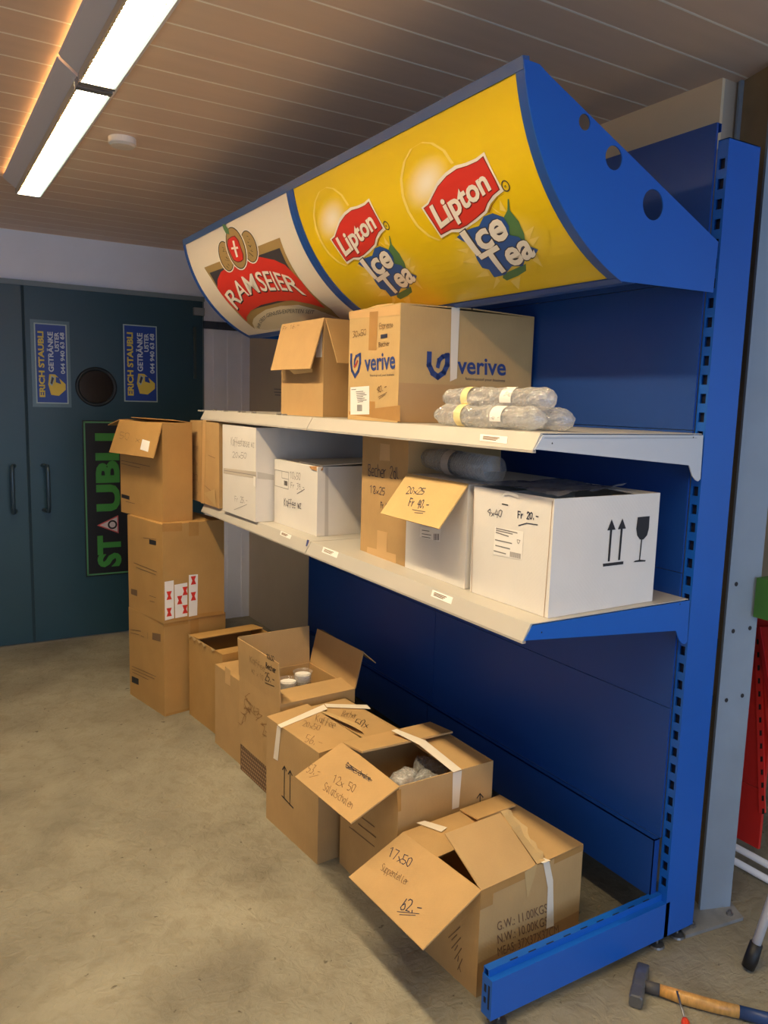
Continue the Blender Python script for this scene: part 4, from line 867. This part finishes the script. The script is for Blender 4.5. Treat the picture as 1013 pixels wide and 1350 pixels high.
poly_px(t2.front, 'crossed_out', t6([(812, 220), (860, 212), (860, 240), (812, 248)]), INK, t2.t, .001); hand_px(t2.front, '90.-', t6([(785, 635), (860, 600), (855, 565), (790, 590)]), .0026, INKG, t2.t); lines_px(t2.front, [t6([(795, 660), (855, 625)]), t6([(800, 672), (845, 640)])], .002, INKG, t2.t)
lab = poly_px(t2.front, 'paper_label', t6([(600, 590), (733, 580), (733, 780), (600, 782)]), LABEL, t2.t, .001)
lines_px(t2.front, [t6([(640+2*i, 622+12*i), (690+4*(i % 3)*3, 618+12*i)]) for i in range(7)]+[t6([(608, 607), (640, 604)])], .0018, INKP, lab, off=.0014); polys_px(t2.front, 'barcode', [t6([(648+i*6, 712), (651+i*6, 712), (651+i*6, 757), (648+i*6, 757)]) for i in range(6)], INKP, lab, .0014)
def t7(L_): return [(540+u/4.605, 440+v/4.605) for u, v in L_]
shield(t2.near, [t7([(120, 120), (118, 190), (140, 238), (172, 262), (208, 235), (228, 190), (230, 130)]), t7([(232, 130), (200, 140), (180, 160), (172, 195)]), t7([(172, 200), (178, 170), (190, 150)])], t2.t, .018)
text_px(t2.near, 'verive', t7([(290, 240), (585, 252), (585, 148), (290, 130)]), INKB, t2.t, bold=.02, off=.0012); text_px(t2.near, 'future-proof your business', t7([(338, 280), (580, 292), (580, 276), (338, 262)]), INK, t2.t, off=.0012)
poly_px(t2.near, 'white_tape', [(595, 405), (606, 406), (602, 499), (593, 503)], TAPEW, t2.t, .0022); rect_on(t2.near, 'tape', (0, 0, .53, .12), mat('soft_brown_band', (190, 152, 100), .35), t2.t, .0005)  # soft brown band across the lower part of the near face
# wrapped cup sleeves
for i, (x, y0, y1, z, r, lab) in enumerate(((-.520, .06, .500, ZS1+.030, .028, 'film-wrapped cup sleeve at the shelf edge, bottom front of the pile'), (-.455, .030, .47, ZS1+.030, .028, 'film-wrapped cup sleeve lying behind the front one on the top shelf'), (-.492, .055, .500, ZS1+.078, .028, 'film-wrapped cup sleeve on top of the pile, with yellow tape'))):
    t = thing('cup_sleeve', lab, 'plastic cups', (x, (y0+y1)/2, z-.03), 0, 'film-wrapped cup sleeves on the top shelf')
    cup_stack(t, (x, y1, z), (x, y0+.03, z), r*.82, 6, m=CLEAR); wrap_bag(t, (x, y0, z), (x, y1, z), r, 3+i)
    yl = (y0+y1)/2-.05; V = []; K = 14
    for yy in (yl, yl-.045): V += [(x+(r+.0022)*math.cos(a), yy, z+(r+.0022)*math.sin(a)) for a in np.linspace(math.radians(100), math.radians(200), K)]
    if i != 1: mk('paper_label', V, [(k, k+1, K+k+1, K+k) for k in range(K-1)], LABEL, t, smooth=True)
    if i != 1:
        V = []; yl = (y0+y1)/2+.075+(.012 if i else 0)
        for yy in (yl, yl+.03): V += [(x+(r+.0032)*math.cos(a), yy, z+(r+.0032)*math.sin(a)) for a in np.linspace(math.radians(80), math.radians(250), K)]
        mk('yellow_tape', V, [(k, k+1, K+k+1, K+k) for k in range(K-1)], mat('yellow_tape', (240, 222, 160), .4), t, smooth=True)
# ---- lower shelf
GL = 'cartons on the lower shelf'; zl = ZS2+.0008
l1 = Carton('dented kraft carton at the far left end of the lower shelf', [-.5942, 2.16, .0292, .36, .40, .40], zl, KRAFT, 'x', GL)
l1.tape(l1.front, [(268, 553), (272, 553.5), (269, 664), (265, 663)], TAPEC); lines_px(l1.front, [[(251, 575), (262, 640)], [(275, 600), (284, 604)], [(270, 640), (284, 652)], [(266, 556), (266, 662)]], .0022, INKG, l1.t)
for i in range(4): hand_px(l1.front, ['Tasse', '50x', '20', '25.-'][i], [(252+.5*i, 592+20*i), (262, 594+20*i), (262, 586+20*i), (252+.5*i, 584+20*i)], .0018, INKG, l1.t)
mk('crease', [l1.front.pt(*l1.front.inv(p), .003) for p in ((270, 650), (284, 645), (286, 669))], [(0, 1, 2)], KRAFTP, l1.t)
l2 = Carton('tall white carton with a tape band round its middle on the lower shelf', [-.592, 1.7119, .0153, .57, .3895, .3956], zl, WHITEB, 'x', GL)
l2.tape(l2.front, [(295, 617), (338, 622), (338, 631), (295, 624)], mat('clear_tape', (208, 198, 184), .25)); lines_px(l2.front, [[(295.5, 620), (338, 627)]], .0025, INKGW, l2.t)
hand_px(l2.front, 'Kaffeetasse wz', [(305, 587), (336, 590), (336, 581), (305, 576)], .0018, INKGW, l2.t); hand_px(l2.front, '20x50', [(307, 603), (326, 605), (326, 597), (307, 596)], .0018, INKGW, l2.t); hand_px(l2.front, 'Fr 25.-', [(310, 661), (327, 664), (327, 656), (310, 654)], .0016, INKGW, l2.t); lines_px(l2.front, [[(309, 672), (326, 665)]], .0016, INKGW, l2.t)
l2.tape(l2.near, [(339.5, 622), (361, 626), (361, 633), (339.5, 631)], mat('clear_tape2', (206, 200, 190), .25)); polys_px(l2.front, 'tape_curl', [[(335.5, 628), (338.5, 629), (338, 642), (335.5, 640)]], LABEL, l2.t, .004)
l3 = Carton('short white carton with shipping label and torn corner on the lower shelf', [-.5106, 1.2947, .0108, .40, .3995, .266], zl, WHITEB, 'x', GL); P = l3.P
hand_px(l3.front, '10x50', [(383, 631), (397, 633), (397, 624), (383, 622)], .002, INKGW, l3.t); hand_px(l3.front, 'Fr 39.-', [(384, 643), (402, 647), (402, 639), (384, 636)], .002, INKGW, l3.t); hand_px(l3.front, 'Kaffee wz', [(375, 667), (398, 671), (398, 661), (375, 657)], .0026, INK, l3.t); lines_px(l3.front, [[(392, 651), (402, 645)]], .0022, INK, l3.t)
lines_px(l3.front, [[(363, 619), (381, 623), (380.5, 645), (362.5, 640), (363, 619)], [(372, 621), (372, 630), (380.5, 632)]], .0018, INKGW, l3.t, name='shipping_label'); polys_px(l3.front, 'barcode', [[(375+1.2*i, 633.5+.3*i), (375.7+1.2*i, 633.5+.3*i), (375.7+1.2*i, 640+.3*i), (375+1.2*i, 639.5+.3*i)] for i in range(4)], INKP, l3.t)
mk('torn_corner', [P(0, .02, 1.01), P(0, .18, .985), P(-.01, .12, .955), P(-.008, .02, .94), P(.05, -.008, .95), P(.06, 0, 1.0)], [(0, 1, 2, 3), (0, 3, 4, 5)], mat('torn_brown', (180, 130, 80), .7), l3.t)
l3.flap([P(0.05, 0, 1.02), P(0.05, .5, 1.02), P(.75, .5, 1.07), P(.75, 0, 1.06)], .003); l3.tape(l3.near, [(429, 616), (433, 616), (433, 708), (428, 708)], mat('white_crease', (200, 194, 186), .5))
l4 = Carton('tall kraft carton marked for cups between white cartons on the lower shelf', [-.5008, .6830, -.030, .36, .3047, .4002], zl, KRAFT, 'x', GL)
def t8(L_): return [(460+u/2.1104, 570+v/2.1104) for u, v in L_]
hand_px(l4.front, 'Becher 2dl', t8([(55, 120), (142, 130), (142, 98), (55, 88)]), .0026, INK, l4.t); hand_px(l4.front, '18x25', t8([(60, 168), (103, 175), (103, 155), (60, 148)]), .0024, INK, l4.t); hand_px(l4.front, 'Fr 40.-', t8([(90, 210), (120, 216), (120, 200), (90, 194)]), .0024, INK, l4.t)
for Q in ([(88, 30), (115, 34), (115, 80), (86, 78)], [(80, 272), (108, 278), (106, 335), (78, 330)], [(52, 318), (132, 340), (132, 366), (50, 340)]): l4.tape(l4.front, t8(Q), TAPEC, .0006+.0002*(Q[0][0] == 80))
l5 = Carton('white carton with a kraft flap folded down over its front on the lower shelf', [-.5105, .3563, -.0201, .40, .3210, .2952], zl, WHITEB, 'x', GL); P = l5.P
A, B = P(0, 1, 1)+e([-.001, 0, .002]), P(0, 0, 1)+e([-.001, 0, .002]); C_, D_ = hinge_flap(A, B, (501.7, 676.6), (578.5, 697)); f = l5.flap([A, B, D_, C_], .004, m=KRAFTI); f['label'] = 'kraft brown flap hanging down'; Sf = plane_of([A, B, D_, C_])
hand_px(Sf, '20x25', [(536, 651), (560, 652), (563, 644), (538, 642)], .0026, INK, f); hand_px(Sf, 'Fr 40.-', [(539, 667), (565, 671), (568, 661), (542, 657)], .003, INK, f); lines_px(Sf, [[(544, 672), (561, 675)], [(547, 676), (558, 677)]], .002, INK, f)
lab = poly_px(l5.front, 'paper_label', t8([(200, 262), (258, 268), (255, 305), (198, 290)]), LABEL, l5.t, .001); polys_px(l5.front, 'barcode', [t8([(238+4*i, 282), (240+4*i, 282), (240+4*i, 300), (238+4*i, 300)]) for i in range(4)], INKP, lab, .0014)
lines_px(l5.front, [t8([(205, 272), (225, 275)]), t8([(205, 282), (230, 286)]), t8([(205, 290), (228, 294)])], .0018, INKP, lab, off=.0014)
l6 = Carton('large open white carton with glass and arrow symbols, nearest on the lower shelf', [-.5077, .0193, .0200, .3841, .3071, .295], zl, WHITEB, None, GL); P = l6.P
l6.flap([P(0, .02, 1)+e([.004, 0, -.004]), P(0, .98, 1)+e([.004, 0, -.004]), P(.25, .96, .93), P(.25, .04, .93)], .003); l6.flap([P(.05, 1, .999), P(.98, 1, .999), P(.96, .75, .97), P(.08, .75, .97)], .003)
l6.flap([P(1, 0, 1), P(1, 1, 1), P(1.0, 1, 1)+e([-.08, 0, .01]), P(1.0, 0, 1)+e([-.08, 0, .0])], .003)
def t9(L_): return [(560+u/5.628, 580+v/5.628) for u, v in L_]
hand_px(l6.front, '9x40', t9([(468, 562), (580, 572), (583, 522), (472, 512)]), .0018, INK, l6.t); hand_px(l6.front, 'Fr 20.-', t9([(695, 578), (850, 592), (852, 545), (697, 530)]), .003, INK, l6.t); lines_px(l6.front, [t9([(700, 635), (760, 618), (840, 630)])], .0026, INK, l6.t)
lines_px(l6.front, [t9([(578, 475), (620, 484)])], .003, INKP, l6.t)
lab = poly_px(l6.front, 'paper_label', t9([(525, 645), (735, 680), (725, 890), (512, 850)]), LABEL, l6.t, .001)
lines_px(l6.front, [t9([(535, 655), (690, 690)]), t9([(535, 670), (655, 698)]), t9([(533, 685), (625, 715)]), t9([(528, 740), (650, 768)]), t9([(530, 782), (635, 808)]), t9([(518, 822), (605, 845)])], .0030, INKGW, lab, off=.0014)
polys_px(l6.front, 'barcode', [t9([(638+9*i, 828+2*i), (643+9*i, 828+2*i), (642+9*i, 866+2*i), (637+9*i, 866+2*i)]) for i in range(9)], INKGW, lab, .0014); lines_px(l6.front, [t9([(690, 740), (712, 745), (700, 770), (692, 760), (690, 740)])], .0016, INKGW, lab, off=.0014)
polys_px(l6.front, 'tape_curl', [t9([(580, 415), (600, 392), (625, 380), (700, 405), (705, 432), (630, 405)])], LABEL, l6.t, .003)
for q_ in ([(625.5, 648), (622, 780)], [(729, 661), (717.5, 815)]): lines_px(l6.front, [q_], .002, mat('edge_print', (170, 140, 110), .6), l6.t, name='edge_crease')
def ta(L_): return [(660+u/3.377, 540+v/3.377) for u, v in L_]
polys_px(l6.near, 'up_arrows', [ta([(455, 686), (547, 675), (546, 688), (456, 699)]), ta([(488, 535), (497, 534), (486, 675), (477, 676)]), ta([(535, 530), (544, 529), (532, 669), (523, 670)]), ta([(475, 538), (495, 488), (512, 534)]), ta([(522, 533), (543, 484), (558, 529)])], INKP, l6.t, .001)
polys_px(l6.near, 'glass_symbol', [ta([(611, 479), (664, 474), (660, 530), (652, 560), (636, 578), (620, 578), (608, 560), (604, 530)]), ta([(626, 576), (631, 576), (621, 670), (616, 670)]), ta([(590, 679), (600, 672), (620, 668), (646, 670), (644, 676)])], INKP, l6.t, .001)
# grey film lying over the two open white cartons
ft = thing('plastic_film', 'grey plastic film lying over the open top of the large white carton', 'plastic film', (-.35, .2, zl+.295))
V = []; N = 16; rn = random.Random(8)
x0_, y0_ = P(.10, .10, 1)[:2]
for i in range(N+1):
    for j in range(N+1):
        u, v = i/N, j/N; p = P(.03, 0, 1)*(1-u)*(1-v)+P(.86, .22, 1)*u*(1-v)+P(.82, 1.0, 1)*u*v+P(.02, 1, 1)*(1-u)*v
        V.append((p[0], p[1], zl+.299+.006*abs(math.sin(5*u+3*v))+rn.uniform(0, .003)+(.01*u if j == 0 else 0)))
mk('sheet', V, [(i*(N+1)+j, (i+1)*(N+1)+j, (i+1)*(N+1)+j+1, i*(N+1)+j+1) for i in range(N) for j in range(N)], mat('film_grey', (120, 124, 140), .25), ft)
cs = thing('cup_stack', 'sleeve of clear nested cups lying on the white cartons of the lower shelf', 'plastic cups', (-.445, .47, zl+.297))
cup_stack(cs, (-.425, .68, zl+.297+.046), (-.445, .325, zl+.297+.040), .037, 13, r1=.030)
MB().tube([(-.436, .545, zl+.340), (-.438, .505, zl+.3395)], [.0385, .0385], 20, caps=False).obj('paper_band', mat('band', (170, 160, 150), .5), cs)

# ================================================================ RIGHT EDGE OF THE PHOTO
col = thing('steel_column', 'grey-blue painted steel column with base plate right of the shelving', 'column', (.295, .1, 0))
CL = np.array([.241, .053]); CR = np.array([.343, .018]); cd = (CR-CL)/np.linalg.norm(CR-CL); cn = np.array([-cd[1], cd[0]])
def cpt(a, b, z): p = CL+cd*a+cn*b; return (p[0], p[1], z)
CW = float(np.linalg.norm(CR-CL)); CD = .155
fl_ = MB().prism([cpt(0, 0, .012), cpt(CW, 0, .012), cpt(CW, .010, .012), cpt(0, .010, .012)], (0, 0, ZC-.012)).obj('flange', STEELG, col)
MB().prism([cpt(0, CD-.01, .012), cpt(CW, CD-.01, .012), cpt(CW, CD, .012), cpt(0, CD, .012)], (0, 0, ZC-.012)).obj('flange', STEELG, col)
MB().prism([cpt(.012, .010, .012), cpt(.020, .010, .012), cpt(.020, CD-.01, .012), cpt(.012, CD-.01, .012)], (0, 0, ZC-.012)).obj('web', WEBSHADE, col)
bp_ = MB().prism([cpt(-.115, -.10, .001), cpt(.115, -.055, .001), cpt(.15, .2, .001), cpt(-.08, .2, .001)], (0, 0, .011)).obj('base_plate', mat('plate', (132, 134, 136), .55, var=.25, vscale=12), col)
for a_, b_ in ((-.07, -.065), (.08, -.035)):
    x, y, _z = cpt(a_, b_, 0); MB().tube([(x, y, .012), (x, y, .020)], [.011, .010], 6).tube([(x, y, .02), (x, y, .028)], .005, 8).obj('anchor_bolt', STEEL, bp_)
Sc = Plane(cpt(0, 0, 0), (cd[0], cd[1], 0), (0, 0, 1))
for px in ((971, 770), (967, 832), (989, 828), (958, 923), (979, 917)):
    a_, b_ = Sc.inv(px); decal(Sc, 'bolt_hole', [(a_+.006*math.cos(q), b_+.007*math.sin(q)) for q in np.linspace(0, 6.28, 13)[:-1]], [tuple(range(12))], INKP, fl_)
for z in (.86, .68): MB().box((.14, .075, z), (.246, .09, z+.03)).obj('bracket', BLACKP, col)
g = box('green_box', (.318, -.045, .965), (.80, .016, 1.085), mat('green_paint', (62, 110, 48), .5, var=.12, vscale=15, bump=.1)); g['label'] = 'green painted box butting against the grey column at the right edge'; g['category'] = 'beam'  # green box set against the column; what carries it is unseen
g = box('brown_board', (.66, .30, 0), (.68, 1.6, 1.75), mat('board_brown', (150, 96, 62), .6, var=.1)); g['label'] = 'brown board standing behind the green box at the right edge'; g['category'] = 'board'
REDM = mat('red_paint', (206, 44, 40), .4, var=.06, vscale=6); REDL = mat('red_paint_light', (222, 54, 50), .4)
rs = thing('red_shelving', 'red steel shelving back with a slotted upright, right of the grey column', 'shelving unit', (.6, .8, 0))
MB().box((.60, .10, .09), (.612, 1.8, .30)).box((.60, .10, .303), (.610, 1.8, 1.0)).obj('back_panel', REDM, rs)
up_ = MB().prism([tuple(hit(p, 0, .594)) for p in ((995, 828), (1003, 828), (1009, 1072), (1001, 1072))], (.006, 0, 0)).obj('upright', REDL, rs)
for k in range(14):
    y = 846+17.2*k; x = 997.5+.032*(y-830); Q = [tuple(hit(p, 0, .5935)) for p in ((x, y-3.5), (x+3, y-3.5), (x+3, y+3.5), (x, y+3.5))]
    mk('slot', Q, [(0, 1, 2, 3)], INKP, up_)
MB().prism([tuple(hit(p, 0, .590)) for p in ((1004, 826), (1030, 826), (1030, 1040), (1014, 960))], (-.01, 0, 0)).obj('arm', REDL, rs)
MB().prism([tuple(hit(p, 0, .578)) for p in ((1000, 826), (1004, 826), (1020, 925), (1016, 935))], (-.008, 0, 0)).obj('arm', mat('red_dark', (176, 30, 32), .4), rs)
for i, (x, z, lab) in enumerate(((.585, .055, 'upper white tube on the floor below the red shelving'), (.555, .02, 'lower white tube lying on the floor below the red shelving'))):
    a = MB().tube([(x+.02, -.05 if i else -.3, z-.02*0), (x, 1.2, z)], .012, 12).obj('white_tube', mat('white_metal', (226, 226, 230), .35), None, smooth=True); a['label'] = lab; a['category'] = 'tube'; a['group'] = 'white tubes'
for y in (.3, 1.1): MB().box((.603, y, 0), (.640, y+.03, .09)).obj('foot', REDM, rs)
# ladder leg
ld = thing('ladder_leg', 'white tubular leg with a black rubber foot at the right edge', 'ladder', (.145, -.18, 0))
b0 = hit((986, 1278), 2, .004); dr = hit((1030, 1150), 1, b0[1]-.02); dr = (dr-b0)
MB().tube([b0+dr*.08, b0+dr*4.2], .0125, 16).obj('tube', mat('white_metal', (226, 226, 230), .35), ld, smooth=True); MB().tube([b0+e([0, 0, .006]), b0+dr*.10, b0+dr*.27], [.017, .019, .0175], 16).obj('rubber_foot', BLACKP, ld, smooth=True)
# hammer
hm = thing('hammer', 'locksmith hammer with wooden handle lying on the floor by the blue foot', 'hammer', (-.19, -.09, 0))
H0 = hit((838, 1321), 2, .02); H1 = hit((849, 1271), 2, .018); ax = (H1-H0); Lh = np.linalg.norm(ax); ax /= Lh; sd = np.cross([0, 0, 1.], ax)
def sec(t, w_, h_): c = H0+ax*Lh*t; c[2] = .0185; return [c+sd*w_*sx+e([0, 0, h_*sz]) for sx, sz in ((-1, -.7), (-.7, -1), (.7, -1), (1, -.7), (1, .7), (.7, 1), (-.7, 1), (-1, .7))]
V = []; SS = [sec(0, .0155, .0155), sec(.03, .0175, .0175), sec(.25, .0175, .0175), sec(.30, .0165, .0165), sec(.42, .0175, .018), sec(.62, .0175, .018), sec(.80, .0165, .012), sec(.98, .016, .0035), sec(1, .015, .002)]
for s_ in SS: V += s_
Fc = [(i*8+k, i*8+(k+1) % 8, (i+1)*8+(k+1) % 8, (i+1)*8+k) for i in range(len(SS)-1) for k in range(8)]+[tuple(range(7, -1, -1)), tuple(range(len(V)-8, len(V)))]
mk('head', V, Fc, mat('hammer_steel', (120, 122, 126), .38, metal=.7, var=.1, vscale=40), hm)
hp = [hit(p, 2, .0185) for p in ((850, 1300), (870, 1305), (900, 1315), (940, 1326), (975, 1334), (1010, 1343), (1045, 1352), (1080, 1361))]
MB().tube([hp[0], hp[1]], [.0145, .0145], 14, sq=1.1).obj('collar', mat('collar', (70, 68, 68), .6), hm, smooth=True)
MB().tube(hp[1:5], [.0135, .0155, .0150, .0145], 16, sq=1.15).obj('handle', WOOD, hm, smooth=True); MB().tube(hp[4:], [.0148, .0155, .017, .017], 16, sq=1.15).obj('grip', mat('blue_grip', (40, 66, 116), .4), hm, smooth=True)
# screwdriver laid across the handle
sdv = thing('screwdriver', 'orange-handled screwdriver resting across the hammer handle', 'screwdriver', (-.16, -.2, 0))
s0 = hit((893, 1307), 2, .041); s1_ = hit((903, 1343), 2, .030); s2_ = hit((910, 1375), 2, .014)
MB().tube([s0, s1_], .0028, 10).obj('shaft', STEEL, sdv, smooth=True); MB().tube([s1_, s1_+(s2_-s1_)*.15, s1_+(s2_-s1_)*.5, s2_+(s2_-s1_)*.4], [.007, .011, .0105, .012], 14).obj('handle', mat('orange_handle', (206, 62, 34), .35), sdv, smooth=True)
